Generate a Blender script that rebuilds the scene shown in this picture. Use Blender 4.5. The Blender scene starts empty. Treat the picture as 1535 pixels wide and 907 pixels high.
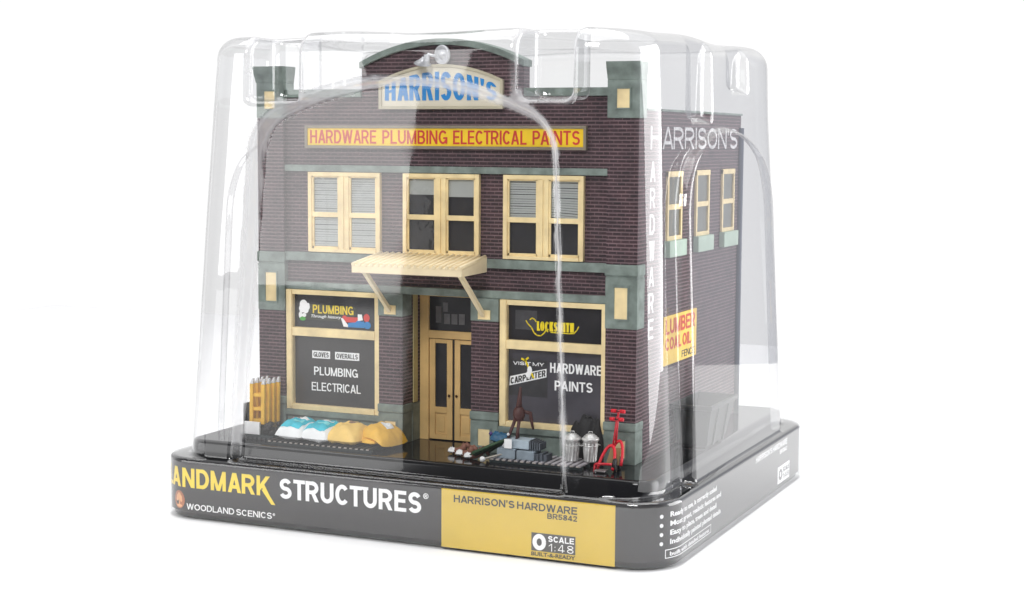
import bpy, bmesh, math, random
import numpy as np
from mathutils import Vector, Matrix
random.seed(7)
U = 0.01                       # everything below is written in centimetres
sc = bpy.context.scene
COL = sc.collection

# ------------------------------------------------------------------ camera
CY, CP, CR = 0.4191495886714449, 0.09851841050418293, 0.006107371239530848
CAMPOS = (44.754288642016746, -69.3633025032409, 18.870935686376082)
def cam_axes():
    cy, sy, cp, sp = math.cos(CY), math.sin(CY), math.cos(CP), math.sin(CP)
    f = Vector((-sy*cp, cy*cp, -sp)); r = Vector((cy, sy, 0)); u = r.cross(f)
    c, s = math.cos(CR), math.sin(CR)
    return c*r + s*u, -s*r + c*u, f
cd = bpy.data.cameras.new('camera'); cam = bpy.data.objects.new('camera', cd); COL.objects.link(cam)
r_, u_, f_ = cam_axes()
M = Matrix((( r_.x, u_.x, -f_.x), (r_.y, u_.y, -f_.y), (r_.z, u_.z, -f_.z))).to_4x4()
M.translation = Vector(CAMPOS) * U
cam.matrix_world = M
cd.sensor_width = 36; cd.lens = 36 * 2458.03 / 1535; cd.clip_start = 0.01; cd.clip_end = 100
sc.camera = cam

# ------------------------------------------------------------------ studio surround and lamps
w = bpy.data.worlds.new('World'); sc.world = w; w.use_nodes = True
nt = w.node_tree; bg = nt.nodes['Background']
tc = nt.nodes.new('ShaderNodeTexCoord'); sx = nt.nodes.new('ShaderNodeSeparateXYZ')
nt.links.new(tc.outputs['Generated'], sx.inputs[0])
rp = nt.nodes.new('ShaderNodeValToRGB')          # white studio wall behind the box, dim room behind the camera
rp.color_ramp.elements[0].position = 0.40; rp.color_ramp.elements[0].color = (.10, .10, .105, 1)
rp.color_ramp.elements[1].position = 0.55; rp.color_ramp.elements[1].color = (1, 1, 1, 1)
ma = nt.nodes.new('ShaderNodeMath'); ma.operation = 'MULTIPLY_ADD'; ma.inputs[1].default_value = .5; ma.inputs[2].default_value = .5
nt.links.new(sx.outputs['Y'], ma.inputs[0]); nt.links.new(ma.outputs[0], rp.inputs[0])
r2 = nt.nodes.new('ShaderNodeValToRGB')          # the room beyond the right end of the white wall is greyer
r2.color_ramp.elements[0].position = .54; r2.color_ramp.elements[0].color = (1, 1, 1, 1)
r2.color_ramp.elements[1].position = .62; r2.color_ramp.elements[1].color = (.62, .63, .68, 1)
mb2 = nt.nodes.new('ShaderNodeMath'); mb2.operation = 'MULTIPLY_ADD'; mb2.inputs[1].default_value = .5; mb2.inputs[2].default_value = .5
nt.links.new(sx.outputs['X'], mb2.inputs[0]); nt.links.new(mb2.outputs[0], r2.inputs[0])
mw = nt.nodes.new('ShaderNodeMixRGB'); mw.blend_type = 'MULTIPLY'; mw.inputs[0].default_value = 1
nt.links.new(rp.outputs[0], mw.inputs[1]); nt.links.new(r2.outputs[0], mw.inputs[2])
nt.links.new(mw.outputs[0], bg.inputs[0]); bg.inputs[1].default_value = 1.04

def area(name, loc, target, sx_, sy_, radiance, col=(1, 1, 1)):
    ld = bpy.data.lights.new(name, 'AREA'); ld.shape = 'RECTANGLE'; ld.size = sx_*U; ld.size_y = sy_*U
    ld.energy = radiance * math.pi * (sx_*U) * (sy_*U); ld.color = col
    o = bpy.data.objects.new(name, ld); COL.objects.link(o); o.location = Vector(loc)*U
    d = Vector(target) - Vector(loc); o.rotation_euler = d.to_track_quat('-Z', 'Y').to_euler()
    return o
area('softbox_top', (0, 2, 125), (4, 8, 8), 160, 130, 2.6)
area('softbox_left', (-104, -118, 44), (8, 0, 14), 100, 62, 2.9)
area('softbox_left_low', (-104, -118, -2), (8, 0, 8), 100, 26, 1.0)
area('softbox_key', (30, -130, 105), (10, 0, 10), 60, 45, 16.5)
area('softbox_side', (132, 75, 27), (22, 0, 14), 130, 112, 5.2)
area('added_table_fill', (62, 62, 100), (36, 22, 0), 80, 80, .5)  # added fill, whitens the table that the tray's side mirrors

sc.view_settings.view_transform = 'Standard'; sc.view_settings.look = 'None'
sc.view_settings.exposure = 0; sc.view_settings.gamma = 1
sc.render.engine = 'CYCLES'
sc.cycles.transparent_max_bounces = 40; sc.cycles.max_bounces = 12; sc.cycles.glossy_bounces = 5

# ------------------------------------------------------------------ materials
def srgb(r, g, b):
    f = lambda c: (c/255/12.92) if c/255 <= .04045 else ((c/255+.055)/1.055)**2.4
    return (f(r), f(g), f(b), 1)
MATS = {}
def mat(name, rgb, rough=.55, var=.18, scale=9, metal=0, bump=0, coat=0):
    """painted / moulded surface: uneven pigment at two scales, optional grain"""
    if name in MATS: return MATS[name]
    m = bpy.data.materials.new(name); m.use_nodes = True; t = m.node_tree; n = t.nodes; L = t.links
    p = n['Principled BSDF']; p.inputs['Roughness'].default_value = rough; p.inputs['Metallic'].default_value = metal
    p.inputs['Coat Weight'].default_value = coat
    tcn = n.new('ShaderNodeTexCoord'); no = n.new('ShaderNodeTexNoise'); no.inputs['Scale'].default_value = scale/U/10
    no.inputs['Detail'].default_value = 6
    L.new(tcn.outputs['Object'], no.inputs['Vector'])
    r = n.new('ShaderNodeValToRGB')
    a = 1-var; b = 1+var
    c = rgb
    r.color_ramp.elements[0].position = .3; r.color_ramp.elements[1].position = .72
    r.color_ramp.elements[0].color = (c[0]*a, c[1]*a, c[2]*a, 1)
    r.color_ramp.elements[1].color = (min(1, c[0]*b), min(1, c[1]*b), min(1, c[2]*b), 1)
    L.new(no.outputs['Fac'], r.inputs[0]); L.new(r.outputs[0], p.inputs['Base Color'])
    if bump:
        n2 = n.new('ShaderNodeTexNoise'); n2.inputs['Scale'].default_value = scale*5/U/10
        L.new(tcn.outputs['Object'], n2.inputs['Vector'])
        bu = n.new('ShaderNodeBump'); bu.inputs['Strength'].default_value = bump; bu.inputs['Distance'].default_value = .0004
        L.new(n2.outputs['Fac'], bu.inputs['Height']); L.new(bu.outputs[0], p.inputs['Normal'])
    MATS[name] = m; return m

def brick_mat():
    m = bpy.data.materials.new('maroon brick'); m.use_nodes = True; t = m.node_tree; n = t.nodes; L = t.links
    p = n['Principled BSDF']; p.inputs['Roughness'].default_value = .62
    uv = n.new('ShaderNodeUVMap')
    b = n.new('ShaderNodeTexBrick'); L.new(uv.outputs[0], b.inputs['Vector'])
    b.inputs['Scale'].default_value = 1; b.inputs['Brick Width'].default_value = .40; b.inputs['Row Height'].default_value = .172
    b.inputs['Mortar Size'].default_value = .020; b.inputs['Mortar Smooth'].default_value = .35; b.inputs['Bias'].default_value = 0
    b.inputs['Color1'].default_value = srgb(60, 37, 43); b.inputs['Color2'].default_value = srgb(40, 24, 30)
    b.inputs['Mortar'].default_value = srgb(104, 80, 84)
    no = n.new('ShaderNodeTexNoise'); no.inputs['Scale'].default_value = 1.3; no.inputs['Detail'].default_value = 5
    L.new(uv.outputs[0], no.inputs['Vector'])
    sp_ = n.new('ShaderNodeSeparateXYZ'); L.new(uv.outputs[0], sp_.inputs[0])
    dv = n.new('ShaderNodeMath'); dv.operation = 'DIVIDE'; dv.inputs[1].default_value = .172; L.new(sp_.outputs[1], dv.inputs[0])
    fr = n.new('ShaderNodeMath'); fr.operation = 'PINGPONG'; fr.inputs[1].default_value = .5; L.new(dv.outputs[0], fr.inputs[0])
    mr = n.new('ShaderNodeMapRange'); mr.inputs[1].default_value = .10; mr.inputs[2].default_value = .26; mr.inputs[3].default_value = 1; mr.inputs[4].default_value = 0
    L.new(fr.outputs[0], mr.inputs[0])
    bed = n.new('ShaderNodeMixRGB'); L.new(b.outputs['Color'], bed.inputs[1]); bed.inputs[2].default_value = srgb(114, 92, 96); L.new(mr.outputs[0], bed.inputs[0])
    mx = n.new('ShaderNodeMixRGB'); mx.blend_type = 'MULTIPLY'; mx.inputs[0].default_value = 1
    r = n.new('ShaderNodeValToRGB'); r.color_ramp.elements[0].color = (.72, .72, .74, 1); r.color_ramp.elements[1].color = (1.25, 1.2, 1.2, 1)
    r.color_ramp.elements[0].position = .3; r.color_ramp.elements[1].position = .7
    L.new(no.outputs['Fac'], r.inputs[0]); L.new(bed.outputs[0], mx.inputs[1]); L.new(r.outputs[0], mx.inputs[2])
    L.new(mx.outputs[0], p.inputs['Base Color'])
    bu = n.new('ShaderNodeBump'); bu.inputs['Strength'].default_value = .7; bu.inputs['Distance'].default_value = .00035; bu.invert = True
    L.new(mr.outputs[0], bu.inputs['Height']); L.new(bu.outputs[0], p.inputs['Normal'])
    return m
BRICK = brick_mat()

def clear_mat(name, f0=.075, tint=(.985, .985, .99), rough=.015, wob=0.0, wscale=40, cap=.9, edge=0, milk=0):
    """thin clear sheet: both of its faces reflect (Fresnel), the rest goes straight through"""
    m = bpy.data.materials.new(name); m.use_nodes = True; t = m.node_tree; n = t.nodes; L = t.links
    n.remove(n['Principled BSDF']); out = n['Material Output']
    g = n.new('ShaderNodeBsdfGlossy'); g.inputs['Roughness'].default_value = rough; g.inputs['Color'].default_value = (1, 1, 1, 1)
    tr = n.new('ShaderNodeBsdfTransparent'); tr.inputs['Color'].default_value = (*tint, 1)
    geo = n.new('ShaderNodeNewGeometry')
    d = n.new('ShaderNodeVectorMath'); d.operation = 'DOT_PRODUCT'
    L.new(geo.outputs['Normal'], d.inputs[0]); L.new(geo.outputs['Incoming'], d.inputs[1])
    def mth(op, a, b=None, c=None):
        k = n.new('ShaderNodeMath'); k.operation = op
        for i, v in enumerate((a, b, c)):
            if v is None: continue
            if isinstance(v, (int, float)): k.inputs[i].default_value = v
            else: L.new(v, k.inputs[i])
        return k.outputs[0]
    c = mth('ABSOLUTE', d.outputs['Value']); q = mth('SUBTRACT', 1.0, c); q5 = mth('POWER', q, 4.0)
    F = mth('MULTIPLY_ADD', q5, cap-f0, f0)
    if edge:
        mc = n.new('ShaderNodeMixRGB'); mc.inputs[1].default_value = (*tint, 1); mc.inputs[2].default_value = (edge, edge, edge*1.02, 1)
        L.new(mth('POWER', q, 3.0), mc.inputs[0]); L.new(mc.outputs[0], tr.inputs['Color'])
    mx = n.new('ShaderNodeMixShader'); L.new(F, mx.inputs[0]); L.new(tr.outputs[0], mx.inputs[1]); L.new(g.outputs[0], mx.inputs[2])
    tc2 = n.new('ShaderNodeTexCoord'); n9 = n.new('ShaderNodeTexNoise'); n9.inputs['Scale'].default_value = 60; n9.inputs['Detail'].default_value = 8
    L.new(tc2.outputs['Object'], n9.inputs['Vector']); m9 = n.new('ShaderNodeMapRange'); m9.inputs[1].default_value = .45; m9.inputs[2].default_value = .75; m9.inputs[3].default_value = rough*.6; m9.inputs[4].default_value = rough*3.5
    L.new(n9.outputs['Fac'], m9.inputs[0]); L.new(m9.outputs[0], g.inputs['Roughness'])
    if wob:
        tcn = n.new('ShaderNodeTexCoord'); no = n.new('ShaderNodeTexNoise'); no.inputs['Scale'].default_value = wscale; no.inputs['Detail'].default_value = 2
        L.new(tcn.outputs['Object'], no.inputs['Vector'])
        bu = n.new('ShaderNodeBump'); bu.inputs['Strength'].default_value = 1; bu.inputs['Distance'].default_value = wob
        L.new(no.outputs['Fac'], bu.inputs['Height']); L.new(bu.outputs[0], g.inputs['Normal'])
    res = mx
    if milk:  # milky diffuse share that paints a white gleam
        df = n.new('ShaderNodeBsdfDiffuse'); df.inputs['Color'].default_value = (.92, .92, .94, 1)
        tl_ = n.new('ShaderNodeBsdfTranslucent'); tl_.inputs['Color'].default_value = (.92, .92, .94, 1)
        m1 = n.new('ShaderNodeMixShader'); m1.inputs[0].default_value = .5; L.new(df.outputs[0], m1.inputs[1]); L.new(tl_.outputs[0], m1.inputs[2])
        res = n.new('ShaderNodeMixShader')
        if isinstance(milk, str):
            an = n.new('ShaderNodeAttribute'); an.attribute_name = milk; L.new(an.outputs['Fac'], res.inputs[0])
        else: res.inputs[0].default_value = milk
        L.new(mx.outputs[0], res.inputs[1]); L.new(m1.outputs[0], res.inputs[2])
    L.new(res.outputs[0], out.inputs['Surface'])
    return m

GREEN = mat('sage green trim', srgb(120, 132, 125), .6, .34, 16, bump=.4)
TAN = mat('cream paint', srgb(242, 218, 166), .5, .15, 12, bump=.25)
ORANGE = mat('ochre door paint', srgb(224, 186, 122), .5, .14, 8)
PANE = mat('dark window glass', srgb(44, 43, 46), .16, .35, 5)
BACKING = mat('dark room behind glass', srgb(38, 37, 41), .6, .4, 5)
BLIND = mat('pale blind', srgb(176, 180, 177), .5, .08)
WHITE = mat('white paint', srgb(240, 240, 240), .45, .03)
TRAYB = mat('black moulded plastic', srgb(20, 20, 22), .10, .15, 4)
CARD = mat('charcoal printed card', srgb(36, 33, 35), .5, .05, 6, coat=.3)
YCARD = mat('mustard printed card', srgb(212, 181, 62), .5, .05, 5)
YPRINT = mat('yellow print', srgb(243, 214, 60), .45, .05)
WPRINT = mat('white print', srgb(246, 246, 246), .45, .02)
KPRINT = mat('black print', srgb(48, 46, 44), .45, .05)
RED = mat('red print', srgb(206, 58, 40), .45, .08)
BLUE = mat('blue print', srgb(24, 128, 196), .45, .1)
SIGNY = mat('yellow sign board', srgb(250, 208, 24), .45, .05)
SIGNB = mat('pale sign board', srgb(216, 208, 188), .5, .06)
FRAMEG = mat('taupe sign frame', srgb(136, 126, 108), .55, .12)

# ------------------------------------------------------------------ mesh helpers
class MB:
    def __init__(s): s.v = []; s.f = []; s.sm = []
    def add(s, vs, fs, smooth=False):
        k = len(s.v); s.v += [tuple(map(float, p)) for p in vs]; s.f += [[i+k for i in f] for f in fs]; s.sm += [smooth]*len(fs); return s
    def box(s, x0, x1, y0, y1, z0, z1):
        return s.add([(x, y, z) for z in (z0, z1) for x, y in ((x0, y0), (x1, y0), (x1, y1), (x0, y1))],
                     [(0, 3, 2, 1), (4, 5, 6, 7), (0, 1, 5, 4), (1, 2, 6, 5), (2, 3, 7, 6), (3, 0, 4, 7)])
    def xform(s, k, fn):
        s.v[k:] = [tuple(fn(p)) for p in s.v[k:]]; return s
    def prism(s, poly, axis, a, b):
        """polygon in the two other axes (counter-clockwise seen down the axis), extruded a..b"""
        n = len(poly)
        def P(u, v, w): return {'y': (u, w, v), 'x': (w, u, v), 'z': (u, v, w)}[axis]
        vs = [P(u, v, a) for u, v in poly] + [P(u, v, b) for u, v in poly]
        return s.add(vs, [list(range(n))[::-1], list(range(n, 2*n))] + [(i, (i+1) % n, n+(i+1) % n, n+i) for i in range(n)])
    def tube(s, pts, r, n=8, caps=True):
        pts = [Vector(p) for p in pts]; rr = r if isinstance(r, (list, tuple)) else [r]*len(pts)
        vs = []; up = None
        for i, p in enumerate(pts):
            d = (pts[min(i+1, len(pts)-1)] - pts[max(i-1, 0)]).normalized()
            if up is None: up = d.orthogonal().normalized()
            a = (up - d*up.dot(d)).normalized(); b = d.cross(a); up = a
            vs += [p + (a*math.cos(t) + b*math.sin(t))*rr[i] for t in [2*math.pi*k/n for k in range(n)]]
        fs = [(i*n+k, i*n+(k+1) % n, (i+1)*n+(k+1) % n, (i+1)*n+k) for i in range(len(pts)-1) for k in range(n)]
        s.add(vs, fs, True)
        if caps:
            k0 = len(s.v) - len(vs); s.f += [[k0+k for k in range(n)][::-1], [len(s.v)-n+k for k in range(n)]]; s.sm += [False]*2
        return s
    def lathe(s, prof, c, n=32, axis=(0, 0, 1)):
        ax = Vector(axis).normalized(); a = ax.orthogonal().normalized(); b = ax.cross(a); c = Vector(c); vs = []
        for r, h in prof:
            vs += [c + ax*h + (a*math.cos(2*math.pi*k/n) + b*math.sin(2*math.pi*k/n))*max(r, 1e-4) for k in range(n)]
        return s.add(vs, [(i*n+k, i*n+(k+1) % n, (i+1)*n+(k+1) % n, (i+1)*n+k) for i in range(len(prof)-1) for k in range(n)], True)
    def build(s, name, m, parent=None, bevel=0, seg=2, loc=None, auto=True):
        me = bpy.data.meshes.new(name)
        o = bpy.data.objects.new(name, me); COL.objects.link(o)
        org = Vector((0, 0, 0))
        if parent: org = world(parent)
        if loc: org = Vector(loc)
        me.from_pydata([((v[0]-org.x)*U, (v[1]-org.y)*U, (v[2]-org.z)*U) for v in s.v], [], s.f)
        me.polygons.foreach_set('use_smooth', s.sm)
        uv = me.uv_layers.new(name='UVMap'); dat = []
        for p in me.polygons:
            nx, ny, nz = map(abs, p.normal)
            for vi in p.vertices:
                x, y, z = s.v[vi]
                dat += (y+.13, z) if nx > max(ny, nz) else ((x, z) if ny >= nz else (x, y))
        uv.data.foreach_set('uv', dat)
        bm = bmesh.new(); bm.from_mesh(me); bmesh.ops.recalc_face_normals(bm, faces=bm.faces); bm.to_mesh(me); bm.free()
        me.materials.append(m)
        if bevel:
            b = o.modifiers.new('bevel', 'BEVEL'); b.width = bevel*U; b.segments = seg; b.limit_method = 'ANGLE'; b.angle_limit = math.radians(40)
        if parent: o.parent = parent
        if loc: o.location = Vector(loc)*U
        return o
def world(o):
    p = Vector((0, 0, 0))
    while o: p += o.location/U; o = o.parent
    return p
def box(name, m, parent, *a, bevel=.02): return MB().box(*a).build(name, m, parent, bevel)
def tag(o, label, cat=None, group=None, kind=None):
    if label: o['label'] = label
    if cat: o['category'] = cat
    if group: o['group'] = group
    if kind: o['kind'] = kind
    return o
def thing(name, loc, label, cat, group=None):
    o = bpy.data.objects.new(name, None); COL.objects.link(o); o.location = Vector(loc)*U; o.empty_display_size = .01
    return tag(o, label, cat, group)
def copy_tree(o, parent=None):
    c = o.copy(); COL.objects.link(c)
    if parent: c.parent = parent
    for ch in list(o.children): copy_tree(ch, c)
    return c

# text -> real mesh letters, fitted into a rectangle and carried onto a surface by mapf(u, v, w)
def glyphs(text, bold=.0, spacing=1.0, shear=0):
    cu = bpy.data.curves.new('letters', 'FONT'); cu.body = text; cu.offset = bold; cu.space_character = spacing; cu.shear = shear
    cu.resolution_u = 4; cu.extrude = .5
    ob = bpy.data.objects.new('letters', cu); COL.objects.link(ob)
    dg = bpy.context.evaluated_depsgraph_get(); dg.update()
    me = bpy.data.meshes.new_from_object(ob.evaluated_get(dg))
    bpy.data.objects.remove(ob)
    vs = np.array([v.co[:] for v in me.vertices]); fs = [list(p.vertices) for p in me.polygons]
    bpy.data.meshes.remove(me); bpy.data.curves.remove(cu)
    lo = vs[:, :2].min(0); hi = vs[:, :2].max(0); vs[:, :2] = (vs[:, :2]-lo)/(hi-lo)
    vs[:, 2] = (vs[:, 2] > 0)
    return vs, fs
def letters(name, text, rect, mapf, m, parent, t=.015, bold=.02, spacing=1.0, shear=0, warp=None, split=0):
    vs, fs = glyphs(text, bold, spacing, shear); u0, u1, v0, v1 = rect
    if split:      # cut long faces so that they can follow a curved surface
        bm = bmesh.new(); bv = [bm.verts.new(v) for v in vs]
        for f in fs:
            try: bm.faces.new([bv[i] for i in f])
            except ValueError: pass
        for k in range(1, split):
            bmesh.ops.bisect_plane(bm, geom=bm.verts[:]+bm.edges[:]+bm.faces[:], plane_co=(k/split, 0, 0), plane_no=(1, 0, 0))
        bm.verts.ensure_lookup_table(); bm.verts.index_update()
        vs = np.array([v.co[:] for v in bm.verts]); fs = [[v.index for v in f.verts] for f in bm.faces]; bm.free()
    out = []
    for a, b, c in vs:
        vv = v0+b*(v1-v0)
        if warp: vv = warp(a, b)
        out.append(mapf(u0+a*(u1-u0), vv, c*t))
    return MB().add(out, fs).build(name, m, parent)
# bold grotesque capitals drawn as strokes: every glyph is a list of strips in an outer box w x 1
def _arc(cx, cy, rx, ry, a0, a1, n=18):
    return [(cx+rx*math.cos(math.radians(a0+(a1-a0)*k/n)), cy+ry*math.sin(math.radians(a0+(a1-a0)*k/n))) for k in range(n+1)]
def _strip(pts, t):
    """pairs of outline points left/right of a centre line"""
    out = []
    for i, p in enumerate(pts):
        a = pts[max(i-1, 0)]; b = pts[min(i+1, len(pts)-1)]; dx, dy = b[0]-a[0], b[1]-a[1]; l = math.hypot(dx, dy) or 1
        out.append(((p[0]-dy/l*t/2, p[1]+dx/l*t/2), (p[0]+dy/l*t/2, p[1]-dx/l*t/2)))
    return out
def _seg(a, b, n=4): return [((a[0][0]+(b[0][0]-a[0][0])*k/n, a[0][1]+(b[0][1]-a[0][1])*k/n), (a[1][0]+(b[1][0]-a[1][0])*k/n, a[1][1]+(b[1][1]-a[1][1])*k/n)) for k in range(n+1)]
GW = dict(A=.92, B=.84, C=.90, D=.88, E=.76, F=.70, G=.95, H=.86, K=.90, L=.70, M=1.04, N=.88, O=.95, P=.80, R=.88, S=.82, T=.78, U=.86, V=.86, W=1.25, Y=.86)
GW.update({'&': .92, '-': .40, '1': .42, '2': .72, '4': .76, '5': .72, '8': .74, '0': .74})
def _glyph(c, w, t):
    h = t/2; hz = t*.90; o = []
    V = lambda x, y0=0., y1=1.: o.append(_seg(((x-h, y0), (x+h, y0)), ((x-h, y1), (x+h, y1))))
    B_ = lambda y, x0, x1: o.append(_seg(((x0, y+hz/2), (x0, y-hz/2)), ((x1, y+hz/2), (x1, y-hz/2))))
    def Dg(x0, y0, x1, y1, f=1.0):
        k = h*f*math.hypot(x1-x0, y1-y0)/abs(y1-y0); o.append(_seg(((x0-k, y0), (x0+k, y0)), ((x1-k, y1), (x1+k, y1))))
    S_ = lambda pts: o.append(_strip(pts, t))
    T, Bm, R = 1-hz/2, hz/2, w-h
    hw = h*1.12
    if c == 'A': Dg(hw, 0, w/2-h*.12, 1); Dg(w-hw, 0, w/2+h*.12, 1); B_(.29, w*.2, w*.8)
    elif c in 'B8':
        if c == 'B':
            V(h); B_(T, h, w*.52); B_(.52, h, w*.52); B_(Bm, h, w*.55)
            S_(_arc(w*.5, (T+.52)/2, w*.94-h-w*.5, (T-.52)/2, -90, 90)); S_(_arc(w*.52, (Bm+.52)/2, R-w*.52, (.52-Bm)/2, -90, 90))
        else: S_(_arc(w/2, .755, w*.46-h, .245-h, 0, 360, 28)); S_(_arc(w/2, .265, w/2-h, .265-h, 0, 360, 28))
    elif c == 'C': S_(_arc(w/2, .5, w/2-h, .5-h, 40, 320, 30))
    elif c == 'D': V(h); B_(T, h, w*.46); B_(Bm, h, w*.46); S_(_arc(w*.44, .5, R-w*.44, .5-hz/2, -90, 90, 24))
    elif c in 'EF':
        V(h); B_(T, h, w); B_(.52, h, w*.92)
        if c == 'E': B_(Bm, h, w)
    elif c == 'G': S_(_arc(w/2, .5, w/2-h, .5-h, 40, 330, 30)); B_(.44, w*.54, w); V(R, .02, .46)
    elif c == 'H': V(h); V(R); B_(.52, h, R)
    elif c == 'I': V(h)
    elif c == 'K': V(h); Dg(h*1.2, .30, w-hw*1.1, 1, .95); Dg(w*.42, .58, w-hw*1.05, 0)
    elif c == 'L': V(h); B_(Bm, h, w)
    elif c == 'M': V(h); V(R); Dg(h*1.05, 1, w/2-h*.1, 0, .88); Dg(w-h*1.05, 1, w/2+h*.1, 0, .88)
    elif c == 'N': V(h); V(R); Dg(h*1.02, 1, w-h*1.02, 0, .95)
    elif c in 'O0': S_(_arc(w/2, .5, w/2-h, .5-h, 0, 360, 40))
    elif c in 'PR':
        V(h); B_(T, h, w*.52); B_(.46, h, w*.52); S_(_arc(w*.5, (T+.46)/2, w*(.98 if c == 'R' else 1)-h-w*.5, (T-.46)/2, -90, 90))
        if c == 'R': Dg(w*.52, .48, w-hw*.95, 0, .98)
    elif c == 'S':
        ry = (.5-h)/2
        S_(_arc(w/2, .5+ry, w*.48-h, ry, 22, 270, 20)+_arc(w/2, .5-ry, w/2-h, ry, 90, -158, 20)[1:])
    elif c == 'T': V(w/2, 0, 1); B_(T, 0, w)
    elif c == 'U': V(h, .36, 1); V(R, .36, 1); S_(_arc(w/2, .37, w/2-h, .37-h, 180, 360, 22))
    elif c == 'V': Dg(hw, 1, w/2-h*.1, 0); Dg(w-hw, 1, w/2+h*.1, 0)
    elif c == 'W': Dg(h, 1, w*.27, 0); Dg(w/2, 1, w*.27, 0); Dg(w/2, 1, w*.73, 0); Dg(w-h, 1, w*.73, 0)
    elif c == 'Y': Dg(hw, 1, w/2, .40); Dg(w-hw, 1, w/2, .40); V(w/2, 0, .44)
    elif c == "'": o.append(_seg(((0, 1), (t, 1)), ((t*.2, .66), (t*.8, .66))))
    elif c == '-': B_(.42, 0, w)
    elif c == ':': V(h, .08, .08+t); V(h, .56, .56+t)
    elif c == '1': V(R); Dg(h, .66, R-h*.4, .98, .8)
    elif c == '2': S_(_arc(w/2, .70, w/2-h, .30-h, 175, -25, 16)); Dg(h*1.6, .05, w-h*1.5, .62, .8); B_(Bm, 0, w)
    elif c == '4': V(w*.70); B_(.25, 0, w); Dg(h, .28, w*.62, 1, .8)
    elif c == '5': B_(T, w*.14, w*.94); V(w*.18, .45, 1); S_(_arc(w*.46, .33, w*.54-h, .33-h, 150, -150, 20))
    elif c == '&': S_(_arc(w*.42, .77, w*.22, .23-h, 0, 360, 24)); S_(_arc(w*.42, .29, w*.42-h, .29-h, 20, 320, 24)); Dg(w*.28, .72, w-hw, 0)
    return o
def caps(name, text, rect, mapf, m, parent, th=.19, t=.012, gap=.13, sp=.36, shear=0, warp=None):
    u0, u1, v0, v1 = rect; H = 1.0 if warp else v1-v0
    Hh = (H if not warp else (warp(.5, 1)-warp(.5, 0)))
    var = fix = 0.
    items = []
    for i, c in enumerate(text):
        if c == ' ': items.append((c, 0)); var += sp; continue
        if c in "I':": fix += th
        else: var += GW[c]
        items.append((c, 1))
    KP = ('CT', 'TR', 'LA', 'PA', 'AT', 'CA', 'TA', 'AV', 'RT', 'RA', 'AR', 'KS', 'LO'); kern = lambda a, b: gap*.35 if a+b in KP else gap
    var += sum(kern(a, b) for a, b in zip(text, text[1:]) if a != ' ' and b != ' ')
    k = ((u1-u0)/Hh-fix)/var
    x = 0.; out = MB(); lev = 0
    for i, (c, f) in enumerate(items):
        if not f: x += sp*k; continue
        w = th if c in "I':" else GW[c]*k
        for piece in _glyph(c, w, th):
            lev = (lev+1) % 7; zt = t+.0006*lev; vs = []
            for (a, b) in piece:
                for (gx, gy) in (a, b):
                    uu = u0+(x+gx)*Hh+shear*gy*Hh
                    vv = warp((uu-u0)/(u1-u0), gy) if warp else v0+gy*H
                    vs += [mapf(uu, vv, 0), mapf(uu, vv, zt)]
            n = len(piece); fs = []
            for j in range(n-1):
                q = 4*j; fs += [(q+1, q+3, q+7, q+5), (q, q+1, q+5, q+4), (q+2, q+6, q+7, q+3)]
            fs += [(0, 2, 3, 1), (4*n-4, 4*n-3, 4*n-1, 4*n-2)]
            out.add(vs, fs)
        x += w
        if i+1 < len(items) and items[i+1][1]: x += kern(c, items[i+1][0])*k
    return out.build(name, m, parent)
front = lambda y: (lambda u, v, w: (u, y-w, v))
side = lambda x: (lambda u, v, w: (x+w, u, v))
def patch(mb, poly, mapf, t):
    """flat printed shape: polygon (u, v), t thick, on the surface mapf"""
    n = len(poly); vs = [mapf(u, v, 0) for u, v in poly]+[mapf(u, v, t) for u, v in poly]
    return mb.add(vs, [list(range(n))[::-1], list(range(n, 2*n))]+[(i, (i+1) % n, n+(i+1) % n, n+i) for i in range(n)])
def disc(cx, cy, rx, ry=None, n=20, a0=0, a1=2*math.pi):
    ry = ry or rx; return [(cx+rx*math.cos(a0+(a1-a0)*k/n), cy+ry*math.sin(a0+(a1-a0)*k/n)) for k in range(n)]
def stroke(mb, pts, wd, mapf, t):
    for (a, b), (c, d) in zip(pts, pts[1:]):
        dx, dy = c-a, d-b; l = math.hypot(dx, dy); nx, ny = -dy/l*wd/2, dx/l*wd/2; ex, ey = dx/l*wd*.3, dy/l*wd*.3
        patch(mb, [(a-nx-ex, b-ny-ey), (c-nx+ex, d-ny+ey), (c+nx+ex, d+ny+ey), (a+nx-ex, b+ny-ey)], mapf, t)

# ================================================================== SETTING
tag(MB().add([(-75, -22, .48), (95, -22, .48), (95, 75, .48), (-75, 75, .48)], [(0, 1, 2, 3)]).build('tabletop', mat('white studio sweep', (.88, .88, .88, 1), .8, .01, .2)), None, None, None, 'structure')

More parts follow.
